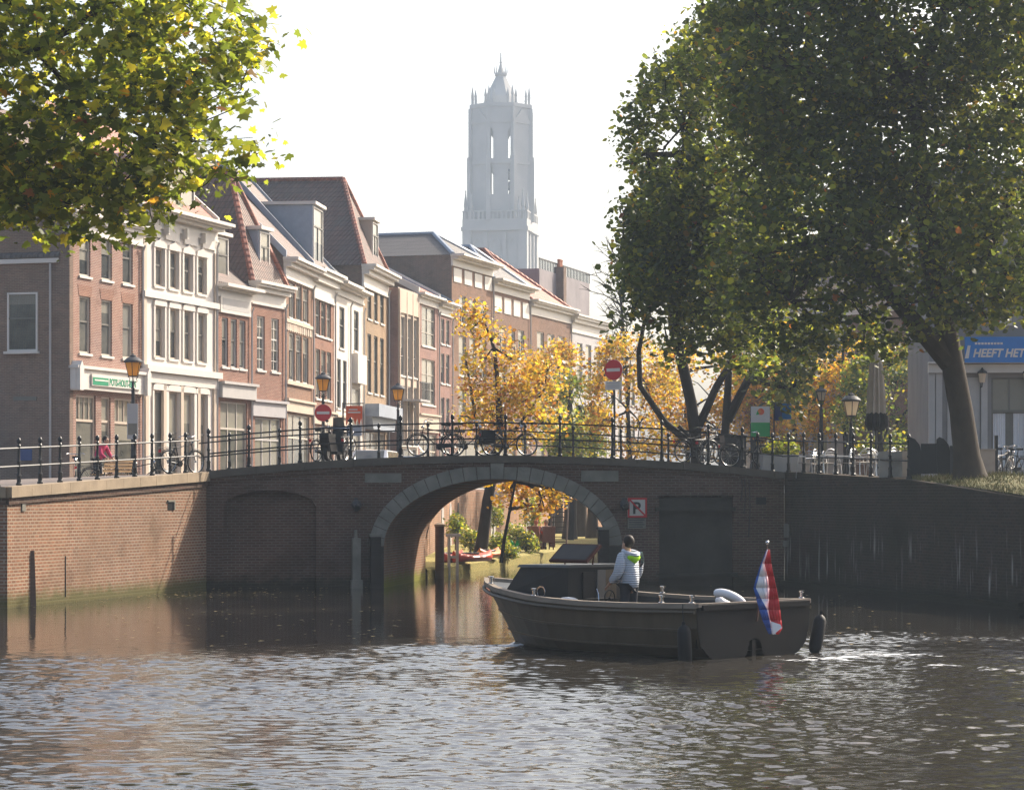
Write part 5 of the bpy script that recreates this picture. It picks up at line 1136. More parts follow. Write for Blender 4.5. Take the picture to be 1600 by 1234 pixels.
# ------------------------------------------------------------------ the boat
def bworld(x, y, z=0.0): return STERN + BDIR*x - BSIDE*y + Vector((0,0,z))
boat = thing('open_sloop', 'dark brown steel sloop with low cabin, heading for the arch', 'boat', STERN, R(135))
M['hull'] = wood('scuffed brown hull paint', (.085,.064,.040), (2.2, 2.2, .5)); _b = M['hull'].node_tree.nodes['Principled BSDF']; _b.inputs['Roughness'].default_value = .45; _b.inputs['Specular IOR Level'].default_value = .3
M['hulldark'] = paint('black brown paint', (.022,.020,.018), .42, var=.3, vscale=1.5)
M['rail'] = wood('worn rubbing rail', (.27,.225,.18), (.6, 6, 6))
M['cabin'] = paint('matt black cabin paint', (.018,.018,.018), .6, var=.3)
M['roof'] = paint('dark grey cabin roof', (.075,.08,.08), .55, var=.2)
BLN = 6.5
def sheer(t): return float(np.interp(t, [0,.2,.4,.6,.8,.92,1.0], [.93,.905,.905,.945,1.05,1.13,1.19]))
def beam(t): return float(np.interp(t, [0,.15,.3,.45,.6,.72,.82,.9,.96,1.0], [1.50,1.55,1.57,1.54,1.44,1.24,.96,.64,.32,.03]))
SECT = [(0,1.0),(.10,1.0),(.38,.985),(.40,.965),(.66,.92),(.68,.895),(.84,.80),(.93,.66),(1.02,.46),(1.15,.0)]   # depth share, width share
SECS = [(0,1.0),(.10,1.0),(.38,.99),(.40,.985),(.66,.93),(.68,.925),(.84,.79),(.93,.62),(1.02,.40),(1.15,.0)]
def hullpt(t, k, sg):
    zs = sheer(t); z = zs-(zs+.12)*SECT[k][0]; fin = max(0, (t-.55)/.45)
    wshare = SECT[k][1] if t > .3 else SECS[k][1]+(SECT[k][1]-SECS[k][1])*t/.3
    wshare *= (1-fin*.45*SECT[k][0])
    x = BLN*t - (max(0, t-.35)/.65)**1.6*.85*min(1, SECT[k][0])
    return (x, sg*beam(t)*wshare, z)
TS = [0,.03,.07,.12,.18,.25,.32,.4,.48,.56,.63,.7,.76,.82,.87,.91,.95,.98,1.0]
f = MB()
for sg in (1, -1):
    for a, b_ in zip(TS, TS[1:]):
        for k in range(len(SECT)-1): f.quad(hullpt(a,k,sg), hullpt(b_,k,sg), hullpt(b_,k+1,sg), hullpt(a,k+1,sg))
hull = f.build('hull', M['hull'], boat, 28)
f = MB()
for sg in (1, -1):                                # two rounded lobes with a tunnel for the rudder between them
    lobe = [(-.02, hullpt(0,k,sg)[1], hullpt(0,k,sg)[2]) for k in range(len(SECT)-2)]
    f.quad(*lobe, (-.02,sg*.62,-.16), (-.02,sg*.38,-.10), (-.02,sg*.22,.06), (-.02,sg*.14,.28), (-.02,sg*.001,.34), (-.02,sg*.001,.93))
f.box(.25,.3,-.7,.7,-.3,.5); f.box(-.09,-.0,-1.42,1.42,.84,.93); f.box(.0,.2,-.05,.05,-.3,.3)
f.build('transom', M['hulldark'], boat)
f = MB(); TC = [t for t in TS if t < .65]
for sg in (1, -1):                                # inner side of the bulwark
    for a, b_ in zip(TC, TC[1:]):
        def ins(t, z, o_): return (BLN*t, sg*(beam(t)-o_ if z > .5 else beam(t)*.64), z)
        f.quad(ins(a,sheer(a)-.02,.09), ins(b_,sheer(b_)-.02,.09), ins(b_,.11,.16), ins(a,.11,.16))
for a, b_ in zip(TC, TC[1:]): f.quad((BLN*a,-beam(a)*.62,.12),(BLN*b_,-beam(b_)*.62,.12),(BLN*b_,beam(b_)*.62,.12),(BLN*a,beam(a)*.62,.12))
e_ = TC[-1]; f.quad((BLN*e_,-beam(e_)*.64,.2),(BLN*e_,beam(e_)*.64,.2),(BLN*e_,beam(e_)-.1,sheer(e_)-.04),(BLN*e_,-beam(e_)+.1,sheer(e_)-.04))
f.quad((.06,-1.45,.2),(.06,1.45,.2),(.06,1.42,.9),(.06,-1.42,.9))
f.build('cockpit_lining', M['hulldark'], boat)
f = MB(); t0 = .60
for a, b_ in zip(TS, TS[1:]):
    if a >= t0: f.quad((BLN*a,-beam(a)+.05,sheer(a)-.03),(BLN*b_,-beam(b_)+.02,sheer(b_)-.03),(BLN*b_,beam(b_)-.02,sheer(b_)-.03),(BLN*a,beam(a)-.05,sheer(a)-.03))
f.build('foredeck', M['roof'], boat)
f = MB()
for sg in (1, -1):
    for a, b_ in zip(TS, TS[1:]):
        def cp(t, dy, dz): return (BLN*t+(.03 if t == 1 else 0), sg*max(.0,beam(t)+dy), sheer(t)+dz)
        f.hexa([cp(a,.045,-.055),cp(b_,.045,-.055),cp(b_,-.10,-.055),cp(a,-.10,-.055)], [cp(a,.045,.03),cp(b_,.045,.03),cp(b_,-.10,.03),cp(a,-.10,.03)])
f.box(-.05,.06,-1.5,1.5,sheer(0)-.04,sheer(0)+.028)
f.build('gunwale', M['rail'], boat)
for k, off in ((3,.0),(5,.0)):
    f = MB()
    for sg in (1, -1): f.tube([Vector(hullpt(t,k,sg))+Vector((0,sg*.012,0)) for t in TS[1:-1]], .022, 5)
    f.build('strake', M['hull'], boat, 50)
f = MB()
for sg in (1,-1): f.tube([(BLN*t, sg*(beam(t)+.05), sheer(t)-.12) for t in TS[:-1]], .035, 6)
f.build('rubbing_strip', M['hull'], boat, 50)
M['redwood'] = wood('dark red timber', (.06,.022,.018))
# cabin
cx0, cx1, cz = 3.62, 5.45, 1.50
f = MB(); f.hexa([(cx0,-.86,.2),(cx1,-.62,.95),(cx1,.62,.95),(cx0,.86,.2)], [(cx0,-.80,cz-.03),(cx1-.42,-.60,cz-.05),(cx1-.42,.60,cz-.05),(cx0,.80,cz-.03)]); cab = f.build('cabin', M['cabin'], boat)
f = MB(); f.hexa([(cx0-.06,-.86,cz-.029),(cx1-.36,-.64,cz-.049),(cx1-.36,.64,cz-.049),(cx0-.06,.86,cz-.029)], [(cx0-.06,-.84,cz+.02),(cx1-.4,-.62,cz),(cx1-.4,.62,cz),(cx0-.06,.84,cz+.02)]); f.build('cabin_roof', M['roof'], cab)
f = MB(); d = .012
for y0, y1 in ((-.52,-.04),(.04,.52)):
    f.quad((cx1-.03+d,y0,1.02),(cx1-.03+d,y1,1.02),(cx1-.36+d,y1,1.40),(cx1-.36+d,y0,1.40))
f.build('windscreen', M['pane'], cab)
f = MB(); f.box(cx0-.03, cx0-.0, .12, .45, .45, 1.38); f.m = 1; f.box(cx0-.05, cx0-.0, -.12, .10, .3, 1.42); f.m = 2; f.box(cx0-.035, cx0-.0, -.42, -.14, .3, 1.42); f.build('companionway', [M['rubber'], M['gpaint'], M['hull']], cab)
M['gp2'] = paint('dull grey door post', (.11,.11,.105), .5); bpy.data.objects['companionway'].data.materials[1] = M['gp2']
f = MB(); f.torus((cx1-1.15, .80, 1.02), .10, .022, 'y', 14, 6); f.build('mooring_ring', M['chrome'], cab, 60)
# tilted hatch lid
f = MB(); a_, c_ = Vector((3.42,.52,1.545)), Vector((4.42,.46,1.545)); up_ = Vector((.02,-.40,.30)); th = Vector((0,.03,.04))
f.hexa([a_, c_, c_+th, a_+th], [a_+up_, c_+up_, c_+up_+th, a_+up_+th]); f.m = 1; n_ = Vector((0,.0048,.0064))
f.quad(a_+th+n_+up_*.08+Vector((.05,0,0)), c_+th+n_+up_*.08-Vector((.05,0,0)), c_+th+n_+up_*.92-Vector((.05,0,0)), a_+th+n_+up_*.92+Vector((.05,0,0)))
f.m = 0; f.tube([(3.6,.2,1.5),(3.6,.15,1.8)], .015, 6); f.tube([(4.3,.2,1.48),(4.3,.12,1.8)], .015, 6)
f.build('hatch_lid', [M['redwood'], M['cabin']], boat)
# engine box, bench, wheel pedestal
f = MB(); f.box(.15,1.2,-1.15,1.15,.24,.58); f.box(1.2,3.2,-1.2,-.85,.3,.58); f.box(1.2,3.2,.85,1.2,.3,.58); f.build('bench_seats', M['hulldark'], boat)
f = MB(); f.box(3.22,3.5,-.1,.55,.22,.92); f.torus((3.16,.22,.94), .13, .012, 'x', 18, 6); f.tube([(3.2,.22,.85),(3.16,.22,.94)], .02, 6)
for a in range(3): f.tube([(3.16,.22,.94),(3.16,.22+.13*math.cos(a*2.1),.94+.13*math.sin(a*2.1))], .009, 5)
f.build('steering_console', M['black'], boat, 50)
f = MB(); f.tube([(3.05,.62,.9),(3.08,.60,1.02),(3.16,.56,1.10)], .012, 5); f.m = 1; f.tube([(3.05,.62,.6),(3.05,.62,.92)], .009, 5); f.build('throttle_lever', [M['chrome'], M['chrome']], boat)
bol = MB(); bol.lathe([(.06,0),(.06,.012),(.036,.025),(.036,.10),(.055,.115),(.055,.135),(.042,.14)], n=14); bme = bol.mesh('bollard', M['chrome'], 40)
for t, sg in ((.88,1),(.60,1),(.12,1),(.02,1),(.88,-1),(.52,-1),(.16,-1),(.02,-1)):
    o = link('bollard', bme, boat); o.location = (BLN*t, sg*(beam(t)-.04), sheer(t)+.03)
f = MB(); f.ball((3.25,1.2,.92),(.22,.12,.05),10,5); o = f.build('folded_tarp', M['bluegrey'], boat, 60)
# things on and beside the boat
hx = bworld(2.98, -.10, .13)
person('person at the helm in pale grey quilted jacket with neon yellow hood lining', hx, R(135), 'stand', 'jacket', 'jeans', 'hair', 1.08, hoodm='neon', jacket_thick=.045)
lb = MB(); lb.torus((0,0,0), .26, .075, 'z', 22, 10, R(30), R(330)); 
for a in (35, 325): lb.ball((.26*math.cos(R(a)),.26*math.sin(R(a)),0), .075, 8, 6)
lbo = lb.build('lifebuoy', M['plastic'], None, 60); lbo.location = bworld(.75,-.25,sheer(.1)+.02); lbo.rotation_euler = (R(28), R(-18), R(160)); tag(lbo, 'white horseshoe lifebuoy lying at the stern of the sloop', 'lifebuoy')
def fender(label, x, y, z, tilt):
    t = thing('boat_fender', label, 'fender', bworld(x,y,z), R(135), 'black fenders of the sloop'); t.rotation_euler = (R(tilt), 0, R(135))
    f = MB(); f.lathe([(.03,-.36),(.085,-.33),(.115,-.26),(.12,0),(.115,.24),(.085,.31),(.03,.35),(.03,.40)], n=14); f.build('fender_body', M['rubber'], t, 50)
    f = MB(); f.tube([(0,0,.40),(.01,0,.55),(0,0,.70)], .010, 5); f.build('rope', M['black'], t)
fender('black fender hanging on the port quarter of the sloop', .12, 1.66, .26, -4)
fender('black fender swung out beyond the starboard quarter of the sloop', -.02, -1.72, .33, 16)
fl = thing('ensign', 'drooping red, white and blue flag on a short staff at the stern', 'flag', bworld(-.06,.0,.62)); b0 = fl.location
f = MB(); tip = Vector((PX(1199,43.5),43.5,PZ(850,43.5))); f.tube([Vector((0,0,0)), tip-b0], [.022,.014], 8); f.m = 1; f.ball(tuple(tip-b0+Vector((0,0,.03))), .035, 8, 6); f.build('flagstaff', [M['timber'], M['chrome']], fl, 50)
rowsF = [(858,1198,1198.6,1199.4,1202),(880,1188.5,1190,1193.5,1204.5),(900,1182,1185,1199,1208.5),(918,1177,1180.5,1201.5,1212),(935,1181.5,1189,1201,1215.5),(952,1186,1198.5,1200,1218),(968,1191,1202,1203,1220),(980,1196.5,1204,1206.5,1221.5),(990,1201,1205.5,1212,1216)]
for nm, ca, cb, mt in (('red_stripe',3,4,'red'),('white_stripe',2,3,'plastic'),('blue_stripe',1,2,'fblue')):
    if mt == 'fblue' and mt not in M: M['fblue'] = paint('flag blue', (.03,.09,.33), .7, var=.1)
    f = MB(); grid = []
    for r_ in rowsF:
        row = []
        for j in range(5):
            px = r_[ca]+(r_[cb]-r_[ca])*j/4; ph = (px-1199)/5.0+(r_[0]-858)*.02
            row.append(Vector((PX(px,43.5), 43.44+.022*math.sin(ph)-.04*(ca-2), PZ(r_[0],43.5)))-b0)
        grid.append(row)
    for i in range(len(grid)-1):
        for j in range(4): f.quad(grid[i][j], grid[i][j+1], grid[i+1][j+1], grid[i+1][j])
    if nm == 'red_stripe':
        f.m = 0
    o = f.build(nm, [M[mt]], fl, 80); md = o.modifiers.new('cloth_thickness', 'SOLIDIFY'); md.thickness = .006
f = MB(); f.quad(*[Vector((PX(x,43.4),43.36,PZ(y,43.4)))-b0 for x, y in ((1204,970),(1219,975),(1221.5,980),(1208,991))]); o = f.build('white_stripe', M['plastic'], fl); md = o.modifiers.new('cloth_thickness', 'SOLIDIFY'); md.thickness = .006
# ------------------------------------------------------------------ street lamps
def lamp(label, px, Y, zb, ztop, glass, h_head=.92):
    t = thing('street_lamp', label, 'street lamp', (PX(px,Y),Y,zb), 0, 'old style street lamps'); Ht = ztop-zb; k = h_head
    f = MB(); f.lathe([(.20,0),(.20,.12),(.15,.18),(.14,.85),(.17,.9),(.10,.98),(.085,1.2),(.06,Ht-1.35*k),(.09,Ht-1.33*k),(.05,Ht-1.28*k),(.045,Ht-1.05*k)], n=10)
    for a in range(4):
        c, s = math.cos(a*math.pi/2), math.sin(a*math.pi/2); z0 = Ht-1.12*k
        f.tube([(c*.04,s*.04,z0),(c*.16*k,s*.16*k,z0+.05*k),(c*.12*k,s*.12*k,z0+.15*k),(c*.20*k,s*.20*k,z0+.24*k)], .014, 5)
    f.build('post', M['black'], t, 40)
    f = MB(); z0 = Ht-.86*k; f.lathe([(.19*k,z0),(.31*k,z0+.50*k)], n=6); g = f.build('lantern_glass', M[glass], t)
    f = MB()
    for a in range(6):
        c, s = math.cos(2*math.pi*(a+.5)/6), math.sin(2*math.pi*(a+.5)/6); f.tube([(c*.195*k,s*.195*k,z0),(c*.318*k,s*.318*k,z0+.5*k)], .012, 4)
    f.lathe([(.21*k,z0-.03),(.21*k,z0)], n=6); f.build('lantern_frame', M['black'], g)
    f = MB(); z1 = z0+.50*k; f.lathe([(.33*k,z1),(.37*k,z1+.03*k),(.36*k,z1+.07*k),(.22*k,z1+.19*k),(.12*k,z1+.22*k),(.11*k,z1+.28*k),(.03*k,z1+.31*k),(.02*k,z1+.36*k)], n=12)
    f.build('lantern_roof', M['iron'], t, 30); return t
l1 = lamp('amber street lamp with grey board on its post, before the white house', 208, 90, 3.0, PZ(552,90), 'amber')
f = MB(); f.box(-.19,.19,-.14,-.10,1.75,3.0) ; f.m = 1; f.box(-.16,.16,-.145,-.14,1.9,2.3); f.build('notice_board', [M['gpaint'], M['stone']], l1)
lamp('amber street lamp directly behind the left no entry sign', 505, 104, 3.0, PZ(580,104), 'amber')
lamp('amber street lamp nearest the modern house with mauve flank', 622, 113, 3.0, PZ(597,113), 'amber')
lamp('pale glass street lamp on the terrace, right of the green and white sign', 1330, 80, 3.3, PZ(612,80), 'opal', .86)
lamp('small pale street lamp half hidden in leaves left of the leaning trunk', 1441, 104, 3.3, PZ(634,104), 'opal', .8)
lamp('dark slim street lamp among leaves left of the pale terrace lamp', 1283, 92, 3.3, PZ(603,92), 'opal', .6)

# ------------------------------------------------------------------ signs
def no_entry(label, px, py, Y, zb, r, turn, plate=False):
    t = thing('no_entry_sign', label, 'traffic sign', (PX(px,Y),Y,zb), turn, 'no entry signs'); z = PZ(py,Y)-zb
    f = MB(); f.tube([(0,0,0),(0,0,z+r*.9)], .038, 8); f.build('sign_post', M['iron'] if plate else M['black'], t, 40)
    f = MB(); f.tube([(0,-.05,z),(0,-.075,z)], r, 32); d = f.build('sign_disc', M['red'], t)
    f = MB(); f.tube([(0,-.048,z),(0,-.052,z)], r*1.04, 32); f.build('rim', M['wpaint'], d)
    f = MB(); f.box(-r*.76,r*.76,-.082,-.0755,z-r*.16,z+r*.16); f.build('white_bar', M['wpaint'], d)
    if plate:
        f = MB(); f.box(-r*.95,r*.95,-.06,-.05,z-r*1.95,z-r*1.12); f.m = 1
        for q in (.2,.5,.75): f.box(-r*.8,r*.7,-.064,-.0605,z-r*(1.15+.75*q)-.018,z-r*(1.15+.75*q)+.018)
        f.build('sub_plate', [M['wpaint'], M['gpaint']], t)
    return t
no_entry('round red no entry sign below the middle amber lamp', 505, 645, 102.5, 3.0, .335, 0)
no_entry('turned red no entry sign with white plate on a thin grey post, beyond the bridge', 960, 578, 88, 3.3, .35, R(-33), True)
t = thing('hanging_banner', 'orange red jagged shop banner on a bracket post', 'banner', (PX(536,106),106,3.0)); z1 = PZ(629,106)-3
f = MB(); f.tube([(0,0,0),(0,0,z1)], .04, 6); f.tube([(0,0,z1-.05),(.85,0,z1-.03)], .025, 6); f.build('bracket_post', M['iron'], t)
f = MB(); zz = PZ(634,106)-3; zb = PZ(664,106)-3; x0, x1 = .12, .80; pts_ = [(x0,zz),(x1,zz),(x1,zb)]
for k in range(8): pts_.append((x1-(x1-x0)*(k+.5)/8*1.0, zb+(.28 if k % 2 == 0 else 0.0)))
pts_.append((x0,zb)); f.prism(pts_, -.02, .0); f.m = 1; f.box(x0+.08,x1-.08,-.026,-.0205,zz-.30,zz-.24); f.box(x0+.12,x1-.2,-.026,-.0205,zz-.18,zz-.13)
ban = f.build('banner_cloth', [M['orange'], M['white']], t)
f = MB(); f.box(x0+.03,x1-.03,-.015,-.004,zb-.45,zb-.002) ; 
f.build('lower_cloth', M['bluegrey'], ban)
t = thing('sign_board', 'white over green sign board with round orange mark, right of the bridge', 'sign', (PX(1188,93),93,3.3)); k = 93/F
f = MB(); f.tube([(-.33,.04,0),(-.33,.04,PZ(634,93)-3.3)], .03, 6); f.tube([(.33,.04,0),(.33,.04,PZ(634,93)-3.3)], .03, 6); f.build('sign_posts', M['iron'], t)
f = MB(); f.box(-.34,.34,-.03,.03,PZ(660,93)-3.3,PZ(635,93)-3.3); f.m = 1; f.box(-.34,.34,-.03,.03,PZ(682,93)-3.3,PZ(660,93)-3.303); p_ = f.build('board', [M['wpaint'], M['green']], t)
f = MB(); z = PZ(643,93)-3.3; f.tube([(.02,-.030,z),(.02,-.036,z)], .12, 20); f.m = 1; f.tube([(-.03,-.0365,z+.01),(-.03,-.040,z+.01)], .06, 14); f.m = 2; f.prism([(-.16,z-.12),(-.04,z-.10),(-.10,z+.05)], -.04, -.0305); f.build('mark', [M['orange'], M['kayak2'], M['green']], p_)
t = thing('blue_banner_flag', 'dark and light blue upright banner among leaves beside the green sign', 'banner', (PX(1222,95),95,3.3))
f = MB(); f.tube([(-.3,0,0),(-.3,0,PZ(628,95)-3.3)], .03, 6); f.build('pole', M['iron'], t); f = MB(); f.box(-.28,.0,-.012,.012,PZ(657,95)-3.3,PZ(629,95)-3.3); f.m = 1; f.box(.002,.34,-.012,.012,PZ(655,95)-3.3,PZ(630,95)-3.3); f.build('banner_cloth', [M['dblue'], M['blue']], t)
# no-parking sign on the bridge
s0 = BS(995); t = thing('no_parking_sign', 'square white no mooring sign with red border and crossed P', 'sign', BP(s0,-.04,PZ(793,77.6)), BR); w = .30
f = MB(); f.box(-w,w,-.03,.0,-w,w); f.m = 1
for a in ((-w,w,w-.055,w),(-w,w,-w,-w+.055)): f.box(a[0],a[1],-.036,-.0305,a[2],a[3])
for a in ((-w,-w+.055),(w-.055,w)): f.box(a[0],a[1],-.036,-.0305,-w+.056,w-.056)
f.bar((-w+.06,-.0395,w-.06),(w-.06,-.0395,-w+.06),.006,.05,up=(1,0,1)); p_ = f.build('panel', [M['wpaint'], M['red']], t)
text('P', .5, M['black'], p_, (-.155,-.034,-.18), bold=.012)
f = MB(); f.box(-w,w*.9,-.03,.0,-w-.34,-w-.02); f.m = 1
for k in range(4): f.box(-w+.04,w*.75-.05*(k % 2),-.034,-.0305,-w-.09-.07*k,-w-.06-.07*k)
f.build('text_plate', [M['stone'], M['iron']], t)

# ------------------------------------------------------------------ bicycles
def bicycle(label, frame_m='black', basket=None):
    t = thing('bicycle', label, 'bicycle', (0,0,0), 0, 'parked bicycles'); wb = 1.10; r = .34
    f = MB(); bb = (.44,0,.28); st = (.27,0,.86); hd = (.93,0,.86); hl = (.97,0,.68)
    for a, b_ in ((bb,st),(bb,hl),((.30,0,.74),hd),(bb,(0,0,r)),((.285,0,.78),(0,0,r)),(hd,hl)): f.tube([a,b_], .018, 6)
    f.tube([hl,(1.02,0,.50),(wb,0,r)], .015, 6); f.torus((0,0,r), r+.03, .014, 'y', 20, 4, R(0), R(190)); f.torus((wb,0,r), r+.03, .014, 'y', 16, 4, R(10), R(150))
    f.tube([(.46,-.03,.28),(.46,.03,.28)], .09, 12); f.tube([(.40,.10,.14),(.46,.05,.28),(.52,-.10,.42)], .012, 5); f.hexa([(-.02,.025,r-.05),(.52,.025,.22),(.52,.045,.22),(-.02,.045,r-.05)], [(-.02,.025,r+.05),(.52,.025,.36),(.52,.045,.36),(-.02,.045,r+.05)])
    f.tube([(.34,.02,.28),(.26,.22,0)], .012, 5); f.build('frame', M[frame_m], t, 50)
    for x in (0, wb):
        w = MB(); w.torus((0,0,0), r-.015, .019, 'y', 26, 6); wo = w.build('wheel', M['rubber'], t, 60); wo.location = (x,0,r)
        s = MB(); s.torus((0,0,0), r-.04, .010, 'y', 26, 4); s.tube([(0,-.04,0),(0,.04,0)], .022, 8)
        for k in range(14): a = 2*math.pi*k/14; s.tube([(0,.02*(-1)**k,0),((r-.04)*math.cos(a),0,(r-.04)*math.sin(a))], .0028, 3)
        s.build('spokes', M['alu'], wo)
    f = MB(); f.tube([hd,(.90,0,1.06)], .015, 6); f.tube([(.66,.28,1.06),(.80,.26,1.10),(.90,.10,1.08),(.90,-.10,1.08),(.80,-.26,1.10),(.66,-.28,1.06)], .013, 6); f.tube([(.94,0,.88),(.98,0,.92)], .05, 8); f.build('handlebar', M['chrome'], t, 50)
    f = MB(); f.hexa([(.10,-.10,.93),(.38,-.025,.95),(.38,.025,.95),(.10,.10,.93)], [(.08,-.11,1.0),(.40,-.02,.99),(.40,.02,.99),(.08,.11,1.0)]); f.tube([st,(.24,0,.94)], .014, 5); f.build('saddle', M['rubber'], t)
    f = MB()
    for y in (-.06,0,.06): f.tube([(-.34,y,.74),(.24,y,.76)], .008, 4)
    f.tube([(-.30,.06,.74),(0,.05,r)], .008, 4); f.tube([(-.30,-.06,.74),(0,-.05,r)], .008, 4); f.m = 1; f.box(-.37,-.35,-.04,.04,.6,.68); f.build('rear_rack', [M['black'], M['red']], t)
    return t
_bk = bicycle('black bicycle standing on the crown of the bridge, left of the green framed one', 'black')
_gr = bicycle('dark green framed bicycle with big black pannier at the middle of the bridge', 'iron')
f = MB(); f.box(-.36,.06,.09,.25,.36,.74); f.box(-.36,.06,-.25,-.09,.36,.74); f.build('pannier', M['rubber'], _gr)
def put(o, loc, rz, tilt=0.0): o.location = loc; o.rotation_euler = (tilt, 0, rz)
s1 = BS(678,.55); put(_bk, BP(s1+.62,.55,deckz(s1)), BR+math.pi-R(3), R(6))
s1 = BS(770,.6); put(_gr, BP(s1-.02,.6,deckz(s1)), BR+R(4), R(-6))
QB = [(_bk, BP(BS(727,.95)-.45,.95,deckz(8)), BR+R(10), 'second black bicycle on the bridge crown, its wheel overlapping the first'),
 (_bk, QP(line_s(A,C0,300)-.2,.65), math.atan2(uA.y,uA.x)-R(24), 'black bicycle leaning on the left quay railing before the white house'),
 (_bk, (PX(118,80),80,3.0), R(100), 'black bicycle seen end on beside the slatted bench'),
 (_bk, (PX(197,86),86,3.0), R(12), 'black bicycle parked behind the bench at the board carrying lamp'),
 (_bk, (PX(140,84),84,3.0), R(40), 'bicycle held by the person in pink'),
 (_bk, BP(BS(520,1.4)-.5,1.4,deckz(3.6)-.02), BR+R(52), 'black bicycle in the cluster at the left bridge ramp, nearest the scooter'),
 (_bk, BP(BS(560,1.6)-.4,1.6,deckz(4)-.02), BR+R(70), 'black bicycle with red rear mark below the orange banner'),
 (_bk, BP(BS(1082,.7)-.3,.7,deckz(14.3)), BR+R(25), 'black bicycle at the right bridge ramp under the forked trunk'),
 (_bk, BP(BS(1112,1.0)-.3,1.0,deckz(14.8)), BR+R(48), 'black bicycle at the right bridge ramp, second from the forked trunk'),
 (_bk, BP(BS(1150,.9)-.2,.9,deckz(16)), BR+R(8), 'dark bicycle at the right bridge end before the dark bin'),
 (_bk, BP(BS(1195,1.3)-.4,1.3,deckz(17.4)), BR+R(5), 'dark bicycle below the green and white sign'),
 (_bk, (PX(1560,82),82,3.3), R(60), 'black bicycle before the curtained window, left one'),
 (_bk, (PX(1580,83.5),83.5,3.3), R(75), 'black bicycle before the curtained window, middle one'),
 (_bk, (PX(1597,82.5),82.5,3.3), R(110), 'black bicycle before the curtained window at the picture edge')]
for src, loc, rz, lab in QB: dup(src, loc, rz, lab)
# motor scooter in the cluster
s1 = BS(512,1.0); t = thing('motor_scooter', 'dark motor scooter with windscreen parked on the left bridge ramp', 'scooter', BP(s1,1.0,deckz(s1)-.01), BR+R(70)); t.rotation_euler = (0,0,BR+R(65))
f = MB(); f.hexa([(-.15,-.16,.30),(.55,-.14,.30),(.55,.14,.30),(-.15,.16,.30)], [(-.35,-.15,.72),(.30,-.13,.74),(.30,.13,.74),(-.35,.15,.72)]); f.hexa([(.5,-.14,.22),(1.0,-.14,.22),(1.0,.14,.22),(.5,.14,.22)], [(.5,-.14,.3),(1.0,-.14,.3),(1.0,.14,.3),(.5,.14,.3)]); f.hexa([(.95,-.2,.28),(1.15,-.18,.4),(1.15,.18,.4),(.95,.2,.28)], [(.95,-.16,.95),(1.05,-.12,.98),(1.05,.12,.98),(.95,.16,.95)]); f.build('body', M['black'], t)
f = MB(); f.box(-.35,.32,-.15,.15,.725,.83); f.build('seat', M['rubber'], t)
for x in (-.02,1.18):
    f = MB(); f.torus((0,0,0),.20,.06,'y',18,8); f.m = 1; f.tube([(0,-.03,0),(0,.03,0)],.15,12); o = f.build('wheel', [M['rubber'], M['alu']], t, 50); o.location = (x,0,.26)
f = MB(); f.tube([(1.0,-.34,1.02),(1.0,.34,1.02)],.02,6); f.tube([(1.0,.3,1.02),(1.0,.36,1.22)],.01,5); f.m=1; f.ball((1.0,.36,1.25),(.03,.06,.04),8,5); f.ball((1.0,-.36,1.25),(.03,.06,.04),8,5); f.tube([(1.0,-.3,1.02),(1.0,-.36,1.22)],.01,5); f.build('handlebar', [M['chrome'], M['black']], t)
f = MB(); f.hexa([(1.08,-.2,.95),(1.1,-.2,.95),(1.1,.2,.95),(1.08,.2,.95)], [(.98,-.16,1.35),(1.0,-.16,1.35),(1.0,.16,1.35),(.98,.16,1.35)]); f.build('windscreen', M['paned'], t)
# ------------------------------------------------------------------ bench, people
t = thing('park_bench', 'brown slatted bench on the left quay beside the person in pink', 'bench', (PX(181,83),83,3.0), R(62))
f = MB()
for k in range(4): f.box(-.75,.75,.02+.12*k,.12+.12*k,.43,.47)
f.build('seat', M['bench'], t); f = MB()
for k in range(4): f.box(-.75,.75,-.07-.02*k,-.04-.02*k,.52+.11*k,.61+.11*k)
f.build('backrest', M['bench'], t)
for x in (-.62,.62):
    f = MB(); f.tube([(x,.5,0),(x,.46,.42),(x,.0,.42),(x,-.08,.0)], .025, 6); f.tube([(x,.0,.42),(x,-.12,.98)], .022, 6); f.build('leg', M['black'], t)
person('person in a pink red top leaning over a bicycle beside the bench', (PX(152,84.6),84.6,3.0), R(-25), 'lean', 'shirt', 'jeans', 'hair', 1.06, jacket_thick=.012)
def wicker(label, loc, rz):
    t = thing('wicker_chair', label, 'chair', loc, rz, 'wicker chairs on the wharf'); f = MB(); f.box(-.28,.28,-.30,.30,.36,.44); f.build('seat', M['wicker'], t)
    f = MB(); f.hexa([(-.30,-.30,.30),(-.24,-.30,.30),(-.24,.30,.30),(-.30,.30,.30)], [(-.46,-.27,1.0),(-.40,-.27,1.0),(-.40,.27,1.0),(-.46,.27,1.0)]); f.build('backrest', M['wicker'], t)
    for y in (-.31,.28): f = MB(); f.box(-.3,.28,y,y+.03,.1,.66); f.build('armrest', M['wicker'], t)
    for x in (-.26,.24):
        for y in (-.27,.25): f = MB(); f.box(x,x+.04,y,y+.04,0,.359); f.build('leg', M['wicker'], t)
for px, rz, lab, lp_, top in ((838,R(70),'wicker chair with its back to the canal, left of the pair','person seated on the wharf lawn in reddish top, left of two','orange'),(853,R(110),'wicker chair with its back to the canal, right of the pair','person seated on the wharf lawn in pale top, right of two','canvas')):
    wicker(lab, (PX(px,110),110,.46), rz); person(lp_, (PX(px,110),110,.46), rz, 'sit', top, 'jeans', 'terracotta' if top == 'orange' else 'bench', 1.0, jacket_thick=.012)
